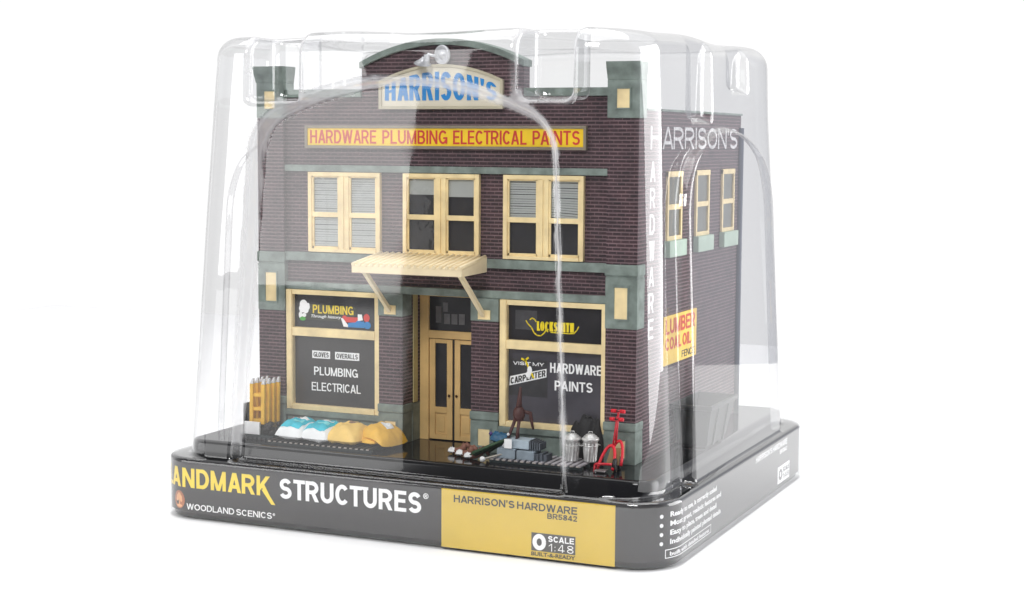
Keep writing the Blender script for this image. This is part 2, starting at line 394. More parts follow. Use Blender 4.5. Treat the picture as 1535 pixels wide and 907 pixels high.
# ================================================================== TRAY
TX0, TX1, TY0, TY1, TR = -3.25, 23.0, -4.32, 20.0, 2.0
def rrect(inset, r=TR, n=10, x0=TX0, x1=TX1, y0=TY0, y1=TY1):
    x0 += inset; x1 -= inset; y0 += inset; y1 -= inset; r = max(.3, r-inset); p = []
    for cx, cy, a in ((x1-r, y0+r, -90), (x1-r, y1-r, 0), (x0+r, y1-r, 90), (x0+r, y0+r, 180)):
        for k in range(n+1):
            t = math.radians(a+90*k/n); p.append((cx+r*math.cos(t), cy+r*math.sin(t)))
    return p
def loft(sections, cap_top=True, cap_bot=True):
    mb = MB(); vs = []; n = len(sections[0][0])
    for poly, z in sections: vs += [(x, y, z) for x, y in poly]
    fs = [(i*n+k, i*n+(k+1) % n, (i+1)*n+(k+1) % n, (i+1)*n+k) for i in range(len(sections)-1) for k in range(n)]
    mb.add(vs, fs, True)
    k = len(vs)
    if cap_bot: mb.f.append(list(range(n))[::-1]); mb.sm.append(False)
    if cap_top: mb.f.append(list(range(k-n, k))); mb.sm.append(False)
    return mb
def autosmooth(o, ang=35):
    me = o.data
    bm = bmesh.new(); bm.from_mesh(me)
    for e in bm.edges:
        if len(e.link_faces) == 2 and e.calc_face_angle() > math.radians(ang): e.smooth = False
    bm.to_mesh(me); bm.free()
    return o
tray = thing('display_tray', (9.9, 8, .5), 'black plastic packaging tray with charcoal and mustard printed sleeve', 'tray')
secs = [(rrect(.55), .5), (rrect(.28), .52), (rrect(.12), .6), (rrect(.10), .78), (rrect(.04), .82), (rrect(0), .9), (rrect(0), 3.28), (rrect(.05), 3.38), (rrect(.14), 3.43), (rrect(.5), 3.45),
        (rrect(.98), 3.5), (rrect(1.04), 4.0), (rrect(1.09), 4.14), (rrect(1.18), 4.19), (rrect(1.32), 4.2)]
autosmooth(loft(secs).build('tray_shell', TRAYB, tray), 50)
# sleeve: follows the tray's outline; s = x along the front, s > TX1-TR runs round the right corner and back along the side
def sleeve_pt(s, z, off):
    xr, xl = TX1-TR, TX0+TR; L = TR*math.pi/2
    o = off
    if s < xl:
        t = (xl-s)/TR
        if t > math.pi/2: return (TX0-o, TY0+TR+(xl-s-L), z)
        return (xl-(TR+o)*math.sin(t), TY0+TR-(TR+o)*math.cos(t), z)
    if s <= xr: return (s, TY0-o, z)
    t = (s-xr)/TR
    if t > math.pi/2: return (TX1+o, TY0+TR+(s-xr-L), z)
    return (xr+(TR+o)*math.sin(t), TY0+TR-(TR+o)*math.cos(t), z)
def band(name, s0, s1, z0, z1, off, m, parent, step=.18):
    n = max(2, int((s1-s0)/step)); vs = []; zs = [z0, z1]
    for k in range(n+1):
        s = s0+(s1-s0)*k/n
        for o in (off-.012, off):
            for z in zs: vs.append(sleeve_pt(s, z, o))
    fs = []
    for k in range(n):
        a, b = 4*k, 4*k+4
        fs += [(a+2, b+2, b+3, a+3), (a, a+1, b+1, b), (a+1, a+3, b+3, b+1), (a, b, b+2, a+2)]
    fs += [(0, 2, 3, 1), (4*n, 4*n+1, 4*n+3, 4*n+2)]
    mb = MB().add(vs, fs, True); return autosmooth(mb.build(name, m, parent), 40)
smap = lambda off: (lambda u, v, w: sleeve_pt(u, v, off+w))
SR = TX1-TR; SC = SR+TR*math.pi/2          # where the right side starts, in sleeve length
sy = lambda y: SC+(y-(TY0+TR))             # depth on the right side -> sleeve length
sleeve = band('printed_sleeve', -20, sy(18.2), .86, 3.36, .03, CARD, tray)
ypan = band('price_panel', 12.38, 20.71, .62, 3.3, .045, YCARD, tray); tag(ypan, 'mustard yellow panel of the sleeve')
# LANDMARK STRUCTURES
caps('lettering', 'LANDMARK', (-3.15, 3.33, 2.05, 3.0), smap(.032), YPRINT, sleeve, th=0.2)
mb = MB(); patch(mb, [(2.86, 2.34), (3.10, 2.36), (3.62, 1.66), (3.40, 1.66)], smap(.032), .012); mb.build('letter_tail', YPRINT, sleeve)
caps('lettering', 'STRUCTURES', (3.86, 11.35, 2.02, 2.98), smap(.032), WPRINT, sleeve, th=0.2)
mb = MB(); patch(mb, [(7.9, 2.84), (8.62, 2.84), (8.62, 2.98), (7.9, 2.98)], smap(.032), .01); mb.build('letter_bar', WPRINT, sleeve)
letters('lettering', '®', (11.45, 11.72, 2.72, 2.98), smap(.032), WPRINT, sleeve, bold=.01)
caps('lettering', 'WOODLAND SCENICS', (-1.42, 3.42, .97, 1.27), smap(.032), WPRINT, sleeve, th=0.17)
letters('lettering', '®', (3.47, 3.6, 1.13, 1.27), smap(.032), WPRINT, sleeve, bold=.01)
cop = mat('copper print', srgb(176, 104, 66), .4, .25, 20); cop2 = mat('pale copper print', srgb(226, 170, 118), .4, .2, 20)
mb = MB(); patch(mb, disc(-1.92, 1.40, .38, .44, 28), smap(.032), .008); e = mb.build('round_emblem', cop, sleeve)
mb = MB()
for k, (a, b, r) in enumerate([(-1.98, 1.52, .14), (-1.84, 1.50, .13), (-1.92, 1.62, .12), (-2.05, 1.40, .09), (-1.78, 1.38, .09)]): patch(mb, disc(a, b, r, r, 12), smap(.040+k*.0012), .004)
patch(mb, [(-1.95, 1.06), (-1.87, 1.06), (-1.89, 1.45), (-1.94, 1.45)], smap(.0462), .004); patch(mb, disc(-1.9, 1.1, .2, .07, 14), smap(.0476), .003)
mb.build('tree_mark', cop2, e)
# mustard panel
K = KPRINT; pm = smap(.047)
caps('lettering', "HARRISON'S HARDWARE", (13.0, 18.95, 2.72, 3.05), pm, K, ypan, th=0.19)
caps('lettering', 'BR5842', (17.55, 18.95, 2.42, 2.66), pm, K, ypan, th=0.19)
mb = MB(); patch(mb, [(16.8, .93), (18.88, .93), (18.88, 1.74), (16.8, 1.74)], pm, .006); blk = mb.build('scale_mark', mat('grey print', srgb(66, 64, 62), .45, .05), ypan)
bm_ = smap(.054)
caps('lettering', 'O', (16.86, 17.5, .97, 1.7), bm_, WPRINT, blk, th=0.27)
caps('lettering', 'SCALE', (17.6, 18.82, 1.40, 1.66), bm_, WPRINT, blk, th=0.21)
caps('lettering', '1:48', (17.62, 18.8, .98, 1.32), bm_, WPRINT, blk, gap=.3, th=0.11)
letters('lettering', 'BUILT-&-READY', (16.8, 18.88, .71, .88), pm, K, ypan, bold=.02)
# right side of the sleeve
wm = smap(.032)
for i, tx in enumerate(['Ready to use, is correctly scaled', 'Most great, realistic features and', 'Easy to place, trees and detail', 'Individually painted planted details']):
    z1 = 3.02-i*.40
    letters('lettering', tx, (sy(-3.25), sy((2.9, 3.6, 2.9, 3.6)[i]-.1), z1-.30, z1), wm, WPRINT, sleeve, bold=.02, split=24)
    mb = MB(); patch(mb, disc(sy(-3.72), z1-.17, .09, .09, 12), wm, .01); mb.build('bullet', WPRINT, sleeve)
mb = MB(); a, b, c, d = sy(-3.5), sy(2.0), 1.0, 1.36
stroke(mb, [(a+(b-a)*k/16, c) for k in range(17)], .035, wm, .008); stroke(mb, [(a+(b-a)*k/16, d) for k in range(17)], .035, wm, .008)
stroke(mb, [(a, c), (a, d)], .035, wm, .008); stroke(mb, [(b, c), (b, d)], .035, wm, .008); mb.build('rule_frame', WPRINT, sleeve)
letters('lettering', 'built with detailed features', (a+.25, b-.3, 1.08, 1.26), wm, WPRINT, sleeve, bold=.015, split=16)
caps('lettering', "HARRISON'S HARDWARE", (sy(9.5), sy(15.6), 2.86, 3.16), wm, WPRINT, sleeve, th=0.19)
caps('lettering', 'BR5842', (sy(14.1), sy(15.6), 2.52, 2.74), wm, WPRINT, sleeve, th=0.19)
mb = MB(); patch(mb, [(sy(13.8), .95), (sy(16.2), .95), (sy(16.2), 1.85), (sy(13.8), 1.85)], wm, .006); q_ = mb.build('scale_mark', WPRINT, sleeve)
caps('lettering', 'O', (sy(14.0), sy(14.7), 1.1, 1.7), smap(.039), CARD, q_, th=0.27)
caps('lettering', 'SCALE', (sy(14.8), sy(16.1), 1.45, 1.7), smap(.039), CARD, q_, th=0.21)
caps('lettering', '1:48', (sy(14.8), sy(16.1), 1.08, 1.36), smap(.039), CARD, q_, th=0.1)

# ================================================================== BUILDING
FL = 4.2
B = thing('hardware_store_model', (10, 8, FL), 'two storey maroon brick hardware store model with cream windows under clear cover', 'model building')
WALLY = .30
# main front wall: brick between the storeys and above; openings left for the shop windows and the recessed doors
mb = MB()
mb.box(1.5, 18.5, WALLY, .9, 11.5, 20.9)
mb.box(1.5, 6.8, WALLY+.1, .9, FL, 11.5); mb.box(13.15, 18.5, WALLY+.1, .9, FL, 11.5)
mb.build('front_wall', BRICK, B)
mb = MB().box(19.2, 19.95, .9, 16.3, FL, 20.25); mb.build('side_wall', BRICK, B)
MB().box(.05, .8, .9, 16.3, FL, 20.25).build('side_wall', BRICK, B)
MB().box(.8, 19.2, 15.6, 16.28, FL, 20.2).build('rear_wall', BRICK, B)
box('roof', mat('dark roofing felt', srgb(60, 58, 60), .8, .2), B, .8, 19.2, .9, 15.6, 19.0, 19.4)
box('coping', GREEN, B, 19.1, 20.02, 1.1, 16.36, 20.25, 20.36); box('coping', GREEN, B, -.02, .9, 1.1, 16.36, 20.25, 20.36)
# rounded gable over the sign
gp = [(5.8, 20.9)]+[(14.3, 20.9)]
def gz(x): return 23.30 - 1.02*((x-10.05)/4.25)**2*1.0
arc = [(14.3-8.5*k/24, gz(14.3-8.5*k/24)) for k in range(25)]
MB().prism(gp+arc, 'y', .2, .85).build('gable', BRICK, B)
top = [(14.36-8.62*k/24, gz(14.36-8.62*k/24)+.31) for k in range(25)]; bot = [(5.74+8.62*k/24, gz(5.74+8.62*k/24)) for k in range(25)]
MB().prism(bot+top, 'y', 0.02, 1.0).build('gable_coping', GREEN, B, .03)
for x0, x1 in ((1.55, 5.78), (14.32, 18.45)): box('parapet_coping', GREEN, B, x0, x1, .1, 1.0, 20.9, 21.28)
# string courses
box('string_course', GREEN, B, 1.5, 18.5, .06, WALLY-.003, 17.31, 17.62)
box('string_course', GREEN, B, 1.5, 18.5, .02, WALLY-.003, 12.92, 13.34)
box('string_course', GREEN, B, 1.5, 18.5, .06, WALLY-.003, 11.5, 11.86)
# pilasters
def panel(x0, x1, z0, z1, y, par):
    t = .07
    box('panel', TAN, par, x0, x1, y-.02, y+.02, z0, z1, bevel=.01)
    mb = MB(); mb.box(x0-t, x1+t, y-.045, y, z1, z1+t); mb.box(x0-t, x1+t, y-.045, y, z0-t, z0); mb.box(x0-t, x0, y-.045, y, z0, z1); mb.box(x1, x1+t, y-.045, y, z0, z1)
    mb.build('panel_moulding', GREEN, par)
def pilaster(x0, x1, full):
    zt = 22.4 if full else 11.5
    p = MB()
    if full: p.box(x0, x1, 0, .95, 6.1, 10.4).box(x0, x1, 0, .95, 13.32, 19.9)
    else: p.box(x0, x1, 0, .9, 6.12, 10.42)
    p = p.build('pilaster', BRICK, B, .015)
    c = (x0+x1)/2
    box('plinth', GREEN, p, x0-.02, x1+.02, -.03, .96, FL, 5.66)
    box('plinth_cap', GREEN, p, x0-.05, x1+.05, -.08, .97, 5.72, 6.12, bevel=.05)
    box('plinth_joint', GREEN, p, x0-.0, x1+.0, .0, .95, 5.66, 5.72, bevel=0)
    panel(c-.30, c+.30, 4.5, 5.3, -.03, p)
    if full:
        box('capital', GREEN, p, x0-.02, x1+.03, -.03, .96, 10.4, 12.72)
        box('capital_moulding', GREEN, p, x0-.06, x1+.06, -.08, .98, 12.80, 13.32, bevel=.06)
        box('capital_joint', GREEN, p, x0, x1, 0, .95, 12.72, 12.80, bevel=0)
        panel(c-.31, c+.31, 10.85, 12.28, -.03, p)
        box('upper_capital', GREEN, p, x0-.02, x1+.03, -.03, .97, 19.9, 21.6)
        z = [(0, 21.6, 0), (.03, 21.72, 0), (.20, 22.02, 0)]
        m2 = MB()
        prof = [(.03, 21.6), (.05, 21.72), (.055, 21.80), (.11, 22.15), (.13, 22.42)]
        for k, (e, zz) in enumerate(prof): pass
        vs = []; k_ = (1.6, .7) if x0 < 5 else (.6, .4)
        for e, zz in prof: vs += [(x0-e*k_[0], -e, zz), (x1+e*k_[1], -e, zz), (x1+e*k_[1], .97+e*.5, zz), (x0-e*k_[0], .97+e*.5, zz)]
        n = len(prof); m2.add(vs, [(4*i+k, 4*i+(k+1) % 4, 4*i+4+(k+1) % 4, 4*i+4+k) for i in range(n-1) for k in range(4)]+[(3, 2, 1, 0), (4*n-4, 4*n-3, 4*n-2, 4*n-1)])
        m2.build('flared_cap', GREEN, p, .02)
        panel(c-.30, c+.30, 20.35, 21.2, -.03, p)
    else:
        box('capital', GREEN, p, x0-.02, x1+.02, -.04, .92, 10.42, 11.495)
        box('bracket_plate', TAN, p, c-.32, c+.32, -.10, -.045, 10.50, 10.95)
pilaster(0, 1.5, True); pilaster(18.5, 20, True); pilaster(6.8, 8.1, False); pilaster(11.75, 13.15, False)

# sign boards
sb = box('yellow_sign', SIGNY, B, 2.80, 17.30, .12, .29, 18.58, 19.42, bevel=.01)
mb = MB(); a = .13
mb.box(2.80-a, 17.30+a, .06, .3, 19.42, 19.42+a); mb.box(2.80-a, 17.30+a, .06, .3, 18.58-a, 18.58); mb.box(2.80-a, 2.80, .06, .3, 18.58, 19.42); mb.box(17.30, 17.30+a, .06, .3, 18.58, 19.42)
mb.build('sign_frame', FRAMEG, sb)
for tx, a, b in (('HARDWARE', 2.95, 6.62), ('PLUMBING', 6.95, 10.42), ('ELECTRICAL', 10.72, 14.48), ('PAINTS', 14.78, 17.12)):
    caps('lettering', tx, (a, b, 18.68, 19.32), front(.12), RED, sb, th=0.15)
def sz(x): return 22.28-.68*((x-10.05)/3.07)**2
poly = [(6.95, 20.45), (13.15, 20.45)]+[(13.15-6.2*k/20, sz(13.15-6.2*k/20)) for k in range(21)]
hb = MB().prism(poly, 'y', .08, .2).build('arched_sign', SIGNB, B, .01)
mb = MB()
outer = [(6.80, 20.32), (13.30, 20.32)]+[(13.30-6.5*k/20, sz(13.30-6.5*k/20)+.13) for k in range(21)]
n = len(outer)
vs = [(x, .02, z) for x, z in outer]+[(x, .02, z) for x, z in poly]+[(x, .21, z) for x, z in outer]+[(x, .21, z) for x, z in poly]
fs = []
for i in range(n):
    j = (i+1) % n
    fs += [(i, j, n+j, n+i), (2*n+i, 3*n+i, 3*n+j, 2*n+j), (i, 2*n+i, 2*n+j, j), (n+i, n+j, 3*n+j, 3*n+i)]
mb.add(vs, fs).build('sign_frame', mat('pale taupe frame', srgb(186, 178, 154), .55, .1), hb)
caps('lettering', "HARRISON'S", (7.12, 12.98, 0, 1), front(.08), BLUE, hb, th=0.16,
        warp=lambda a, b: 20.72+b*(sz(7.12+a*5.86)-.22-20.72))
# white lamp over the sign
LAMPM = mat('silvered lamp paint', srgb(206, 207, 211), .3, .12, 20, metal=.25)
lamp = MB().lathe([(0, 0), (.34, 0), (.46, .08), (.47, .16), (.42, .22), (.38, .20), (.30, .13), (.18, .11), (.14, .20), (.08, .26), (0, .27)], (10.2, .2, 22.84), 32, (-.25, -1, -.05)).build('sign_lamp', LAMPM, B)
MB().tube([(9.95, -.1, 22.75), (9.55, -.18, 22.86), (9.45, -.2, 22.72)], .07).box(9.38, 9.62, -.28, -.14, 22.5, 22.85).build('lamp_arm', LAMPM, lamp)
MB().lathe([(.04, .35), (.1, .25), (.42, .0), (.4, -.01), (.0, .02)], (9.35, -.35, 22.42), 20, (.25, -.3, 1)).build('lamp_shade', LAMPM, lamp)

# upper windows
def blind(x0, x1, z0, z1, y, par, slats, tilt=0):
    mb = MB(); n = max(1, int((z1-z0)/.11)) if slats else 1
    for k in range(n):
        za = z1-(k+1)*(z1-z0)/n; zb = z1-k*(z1-z0)/n-(.018 if slats else 0)
        j = random.uniform(-.012, .012)
        d = tilt*(k/n)
        mb.add([(x0, y, za-d+j), (x1, y, za+d+j), (x1, y+.025, zb+d+j), (x0, y+.025, zb-d+j)], [(0, 1, 2, 3)])
    return mb.build('blind', BLIND, par)
GLASS = clear_mat('window glass', .05, (.97, .97, .97), .02, wob=.00006, wscale=150)
def window(x0, x1, z0, z1, specs, y=0.06):
    w = MB(); d = WALLY-.003
    jw, mw = .20, .56
    c = (x0+x1)/2
    w.box(x0, x0+jw, y, d, z0, z1).box(x1-jw, x1, y, d, z0, z1).box(x0+jw, x1-jw, y, d, z1-.2, z1).box(x0+jw, x1-jw, y-.06, d, z0, z0+.16)
    w.box(c-mw/2, c+mw/2, y+.01, d, z0+.16, z1-.2)
    w = w.build('window', TAN, B, .015)
    MB().box(c-.05, c+.02, y-.05, y+.01, z0+.16, z1-.2).build('mullion_bead', TAN, w, .01)
    for k, (a, b) in enumerate(((x0+jw, c-mw/2), (c+mw/2, x1-jw))):
        zm = 15.19; s = .15
        f = MB()
        f.box(a, a+s*.6, y+.06, y+.17, zm, z1-.2).box(b-s*.6, b, y+.06, y+.17, zm, z1-.2).box(a, b, y+.06, y+.17, z1-.26, z1-.2).box(a, b, y+.05, y+.17, zm-.1, zm+.14)
        f.box(a, a+s*.6, y+.10, y+.19, z0+.16, zm-.1).box(b-s*.6, b, y+.10, y+.19, z0+.16, zm-.1).box(a, b, y+.10, y+.19, z0+.16, z0+.28)
        f.build('sash', TAN, w, .01)
        MB().box(a, b, d-.02, d-.004, z0+.16, z1-.2).build('room_backing', BACKING, w)
        up, lo, sl, ti = specs[k]
        if up > 0: blind(a+.02, b-.02, z1-.22-up*(z1-.22-zm), z1-.22, d-.055, w, sl, ti)
        if lo > 0: blind(a+.02, b-.02, zm-lo*(zm-z0-.18), zm, d-.055, w, sl, ti)
        MB().add([(a, y+.12, zm), (b, y+.12, zm), (b, y+.12, z1-.2), (a, y+.12, z1-.2), (a, y+.15, z0+.2), (b, y+.15, z0+.2), (b, y+.15, zm), (a, y+.15, zm)], [(0, 1, 2, 3), (4, 5, 6, 7)]).build('pane', GLASS, w)
window(2.83, 6.83, 13.38, 17.28, [(1, 1, True, 0), (1, 1, True, .01)])
window(8.07, 12.09, 13.38, 17.28, [(.42, 0, False, .03), (.46, 0, False, 0)])
window(13.33, 17.34, 13.38, 17.28, [(1, 0, True, 0), (.92, 0, True, -.05)])

# shop windows
REFLG = mat('glass greyed with reflection', srgb(80, 78, 84), .14, .35, 3)  # pane reflections put into the colour as a paler grey
def shop_window(x0, x1, lower=None):
    y, d = .04, WALLY+.09; z0, z1 = 5.50, 11.48
    w = MB().box(x0, x0+.36, y, d, z0, z1).box(x1-.26, x1, y, d, z0, z1).box(x0+.36, x1-.26, y, d, z1-.24, z1).box(x0+.36, x1-.26, y-.04, d, z0, z0+.26).box(x0+.36, x1-.26, y-.02, d, 9.18, 9.60)
    w = w.build('shop_window', TAN, B, .02)
    MB().box(x0+.2, x0+.34, y-.05, y, z0+.1, z1-.05).build('frame_bead', TAN, w, .01)
    MB().box(x0-.03, x1+.03, -.02, d+.02, z0-.3, z0-.01).build('sill', GREEN, w, .03)
    MB().box(x0, x1, .12, d+.04, FL, z0-.3).build('stall_riser', GREEN, w, .02)
    a, b = x0+.36, x1-.26
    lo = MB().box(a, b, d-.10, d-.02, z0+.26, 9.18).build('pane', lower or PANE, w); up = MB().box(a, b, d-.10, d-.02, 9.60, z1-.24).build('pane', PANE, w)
    return w, lo, up, front(d-.10)
w1, lo1, up1, fm = shop_window(1.55, 6.80, mat('glass lightly greyed with reflection', srgb(62, 60, 60), .14, .4, 3))  # lower pane lightened in colour to suggest reflections
FY = WALLY+.09-.10
def flat(name, polys, m, par, t=.012, base=0):
    mb = MB()
    for k, p in enumerate(polys): patch(mb, p, lambda u, v, w: (u, FY-base-k*.002-w, v), t)
    return mb.build(name, m, par)
dk = mat('dark sign backing', srgb(54, 56, 44), .5, .1)
flat('sign_backing', [[(2.55, 10.78), (5.4, 10.72), (5.4, 10.32), (4.9, 9.98), (2.5, 9.98), (2.35, 10.3)]], dk, up1, .006)
caps('lettering', 'PLUMBING', (2.95, 5.25, 10.32, 10.74), front(FY-.008), YPRINT, up1, th=0.16)
letters('lettering', 'Through history', (2.85, 4.55, 10.06, 10.25), front(FY-.008), WPRINT, up1, bold=.01, shear=.25)
flat('white_plume', [disc(2.42, 10.72, .22, .24), disc(2.58, 10.62, .20, .2), disc(2.36, 10.52, .2, .2), disc(2.55, 10.45, .16, .16), disc(2.25, 10.2, .1, .18), disc(2.70, 10.72, .07, .09), disc(2.46, 10.2, .12, .1)], WPRINT, up1, .012, .008)
flat('green_mark', [disc(2.38, 10.02, .17, .1)], mat('green print', srgb(70, 170, 60), .5, .1), up1, .02, .012)
flat('red_pliers', [[(4.78, 10.22), (5.6, 10.22), (5.6, 9.98), (4.78, 9.95)], disc(5.98, 10.22, .17, .2), disc(4.75, 10.15, .14, .14)], mat('red print two', srgb(214, 60, 54), .45, .08), up1, .012, .008)
flat('blue_jaws', [[(4.95, 9.92), (5.85, 10.05), (5.85, 9.72), (4.95, 9.72)], disc(6.02, 9.86, .2, .18), disc(5.55, 9.92, .18, .16)], BLUE, up1, .012, .016)
flat('white_handle', [[(4.55, 10.15), (4.66, 10.15), (4.95, 9.82), (4.95, 9.72), (4.7, 9.74)], [(5.5, 10.38), (5.72, 10.38), (5.78, 10.1), (5.5, 10.05)]], WPRINT, up1, .012, .024)
for tx, a, b in (('GLOVES', 2.9, 3.92), ('OVERALLS', 4.2, 5.56)):
    pl = flat('white_plate', [[(a, 8.08), (b, 8.08), (b, 8.46), (a, 8.46)]], WPRINT, lo1, .012)
    caps('lettering', tx, (a+.08, b-.08, 8.15, 8.39), front(FY-.013), KPRINT, pl, th=0.15)
caps('lettering', 'PLUMBING', (3.0, 5.48, 7.24, 7.66), front(FY), WPRINT, lo1, th=0.16)
caps('lettering', 'ELECTRICAL', (2.86, 5.64, 6.46, 6.88), front(FY), WPRINT, lo1, th=0.14)
w2, lo2, up2, fm = shop_window(13.2, 18.55, REFLG)
caps('lettering', 'LOCKSMITH', (15.0, 16.85, 10.08, 10.52), front(FY), mat('lemon print', srgb(240, 214, 20), .45, .05), up2, th=0.24)
mb = MB(); stroke(mb, [(14.45, 10.52), (14.52, 10.40), (14.72, 10.22), (14.85, 9.98), (15.0, 9.86), (15.2, 9.85), (15.36, 9.98), (15.45, 10.12), (15.55, 10.06)], .05, front(FY), .012)
stroke(mb, [(14.65, 10.58), (14.75, 10.66), (14.88, 10.6), (14.95, 10.5)], .05, front(FY), .012); stroke(mb, [(15.7, 10.04), (16.0, 10.03), (16.3, 10.03), (16.6, 10.02), (16.85, 10.04), (17.0, 10.2), (17.08, 10.36)], .045, front(FY), .012)
mb.build('chain_mark', MATS['lemon print'], up2)
flat('faded_poster', [[(13.9, 11.0), (15.0, 11.0), (15.0, 10.1), (13.9, 10.1)]], mat('dim poster', srgb(58, 57, 60), .5, .3, 20), up2, .004)
flat('poster', [[(13.62, 8.75), (15.55, 8.7), (15.55, 6.95), (13.62, 6.98)]], mat('dim board', srgb(50, 49, 52), .5, .25, 20), lo2, .004)
bn = flat('slanted_banner', [[(13.62, 7.42), (15.5, 7.92), (15.5, 8.32), (15.1, 8.22), (13.66, 7.86)]], WPRINT, lo2, .010, .005)
caps('lettering', 'CARPENTER', (13.68, 15.46, 0, 1), front(FY-.016), KPRINT, bn, th=0.2, warp=lambda a, b: 7.49+a*.48+b*.30)
mb = MB(); fp = lambda u, v, w: (u, FY-.026-w, v)
stroke(mb, [(14.25, 8.72), (14.42, 8.66), (14.58, 8.78)], .09, fp, .008); stroke(mb, [(14.42, 8.68), (14.66, 8.22), (14.86, 7.86)], .09, fp, .008); mb.build('hammer_mark', MATS['lemon print'], lo2)
flat('white_hand', [disc(14.66, 8.2, .12, .2), disc(14.6, 8.0, .12, .16)], WPRINT, lo2, .01, .036)
caps('lettering', 'VISIT MY', (13.8, 15.38, 8.42, 8.58), front(FY-.005), WPRINT, lo2, th=0.2)
caps('lettering', 'HARDWARE', (15.68, 18.24, 8.16, 8.62), front(FY), WPRINT, lo2, th=0.17)
caps('lettering', 'PAINTS', (15.92, 17.8, 7.34, 7.8), front(FY), WPRINT, lo2, th=0.17)

# recessed entrance
RY = 1.75
box('entrance_side', BRICK, B, 7.6, 8.1, .9, RY+.4, 6.1, 11.5, bevel=0)
box('entrance_side', BRICK, B, 11.75, 12.2, .9, RY+.4, 6.1, 11.5, bevel=0)
box('entrance_base', GREEN, B, 7.6, 8.14, .97, RY+.4, FL, 6.05); box('entrance_base', GREEN, B, 11.71, 12.2, .97, RY+.4, FL, 6.05)
box('entrance_strip', mat('olive cream paint', srgb(190, 176, 122), .55, .15), B, 8.1, 8.16, 1.05, 1.5, 6.1, 11.45)
box('entrance_ceiling', TAN, B, 7.6, 12.2, .92, RY+.4, 11.5, 11.7)
dw = MB().box(8.14, 8.62, RY-.02, RY+.3, FL, 11.5).box(11.25, 11.71, RY-.02, RY+.3, FL, 11.5).box(8.62, 11.25, RY-.02, RY+.3, 9.24, 9.62).box(8.62, 11.25, RY-.02, RY+.3, 11.3, 11.5).build('door_frame', ORANGE, B, .02)
tl = MB().box(8.62, 11.25, RY+.12, RY+.2, 9.62, 11.3).build('transom_pane', PANE, dw)
gp_ = mat('reflection grey', srgb(112, 110, 112), .5, .2, 30)
mb = MB()
for x, z, a, b in ((8.95, 10.0, .3, .8), (9.4, 9.95, .32, .5), (9.8, 9.95, .32, .5), (10.2, 9.95, .32, .52), (9.35, 10.55, .25, .45)): patch(mb, [(x, z), (x+a, z), (x+a, z+b), (x, z+b)], front(RY+.12), .008)
mb.build('painted_reflections', gp_, tl)  # pale blocks painted on the transom as its reflections
def door(x0, x1, hx):
    y = RY+.06
    d = MB().box(x0, x0+.3, y, y+.14, 4.25, 9.2).box(x1-.3, x1, y, y+.14, 4.25, 9.2).box(x0+.3, x1-.3, y, y+.14, 9.0, 9.2).box(x0+.3, x1-.3, y, y+.14, 5.55, 5.85).box(x0+.3, x1-.3, y, y+.14, 4.25, 4.5).box(x0+.3, x1-.3, y+.06, y+.14, 4.5, 5.55)
    d = d.build('door', ORANGE, B, .015)
    MB().box(x0+.42, x1-.42, y+.03, y+.07, 4.62, 5.43).build('door_panel', ORANGE, d, .02)
    MB().box(x0+.3, x1-.3, y+.07, y+.12, 5.85, 9.0).build('pane', PANE, d)
    MB().lathe([(0, .14), (.05, .13), (.07, .09), (.05, .04), (.03, 0)], (hx, y, 6.45), 12, (0, -1, 0)).build('door_knob', mat('dark brass', srgb(90, 60, 34), .35, .1, metal=.8), d)
door(8.64, 9.88, 9.74); door(10.0, 11.23, 10.14)
box('door_gap', mat('gap shadow black', srgb(24, 20, 18), .7, .1), B, 9.88, 10.0, RY+.12, RY+.2, 4.25, 9.24, bevel=0)

# awning
AW = mat('pale cream timber', srgb(250, 231, 192), .55, .07, 14)
ax0, ax1, ay0, ay1 = 6.85, 12.55, -2.72, .02
def az(y): return 13.03+(y-ay0)/(ay1-ay0)*.36
aw = MB().add([(ax0, ay0, az(ay0)-.02), (ax1, ay0, az(ay0)-.02), (ax1, ay1, az(ay1)-.02), (ax0, ay1, az(ay1)-.02), (ax0, ay0, az(ay0)+.04), (ax1, ay0, az(ay0)+.04), (ax1, ay1, az(ay1)+.04), (ax0, ay1, az(ay1)+.04)],
             [(0, 3, 2, 1), (4, 5, 6, 7), (0, 1, 5, 4), (1, 2, 6, 5), (2, 3, 7, 6), (3, 0, 4, 7)]).build('awning', AW, B)
mb = MB(); nr = 18
for k in range(nr):
    x = ax0+.1+(ax1-ax0-.2)*k/(nr-1)
    mb.tube([(x, ay0-.06, az(ay0)+.06), (x, ay1, az(ay1)+.06)], .088, 10)
mb.build('corrugated_top', AW, aw)
mb = MB().box(ax0, ax1, ay0, ay0+.14, az(ay0)-.34, az(ay0)-.02)
for xx in (ax0, ax1-.14):
    mb.add([(xx, ay0+.14, az(ay0)-.34), (xx+.14, ay0+.14, az(ay0)-.34), (xx+.14, ay1, az(ay1)-.66), (xx, ay1, az(ay1)-.66), (xx, ay0+.14, az(ay0)-.02), (xx+.14, ay0+.14, az(ay0)-.02), (xx+.14, ay1, az(ay1)-.02), (xx, ay1, az(ay1)-.02)], [(0, 3, 2, 1), (4, 5, 6, 7), (0, 1, 5, 4), (1, 2, 6, 5), (2, 3, 7, 6), (3, 0, 4, 7)])
mb.build('fascia', AW, aw, .015)
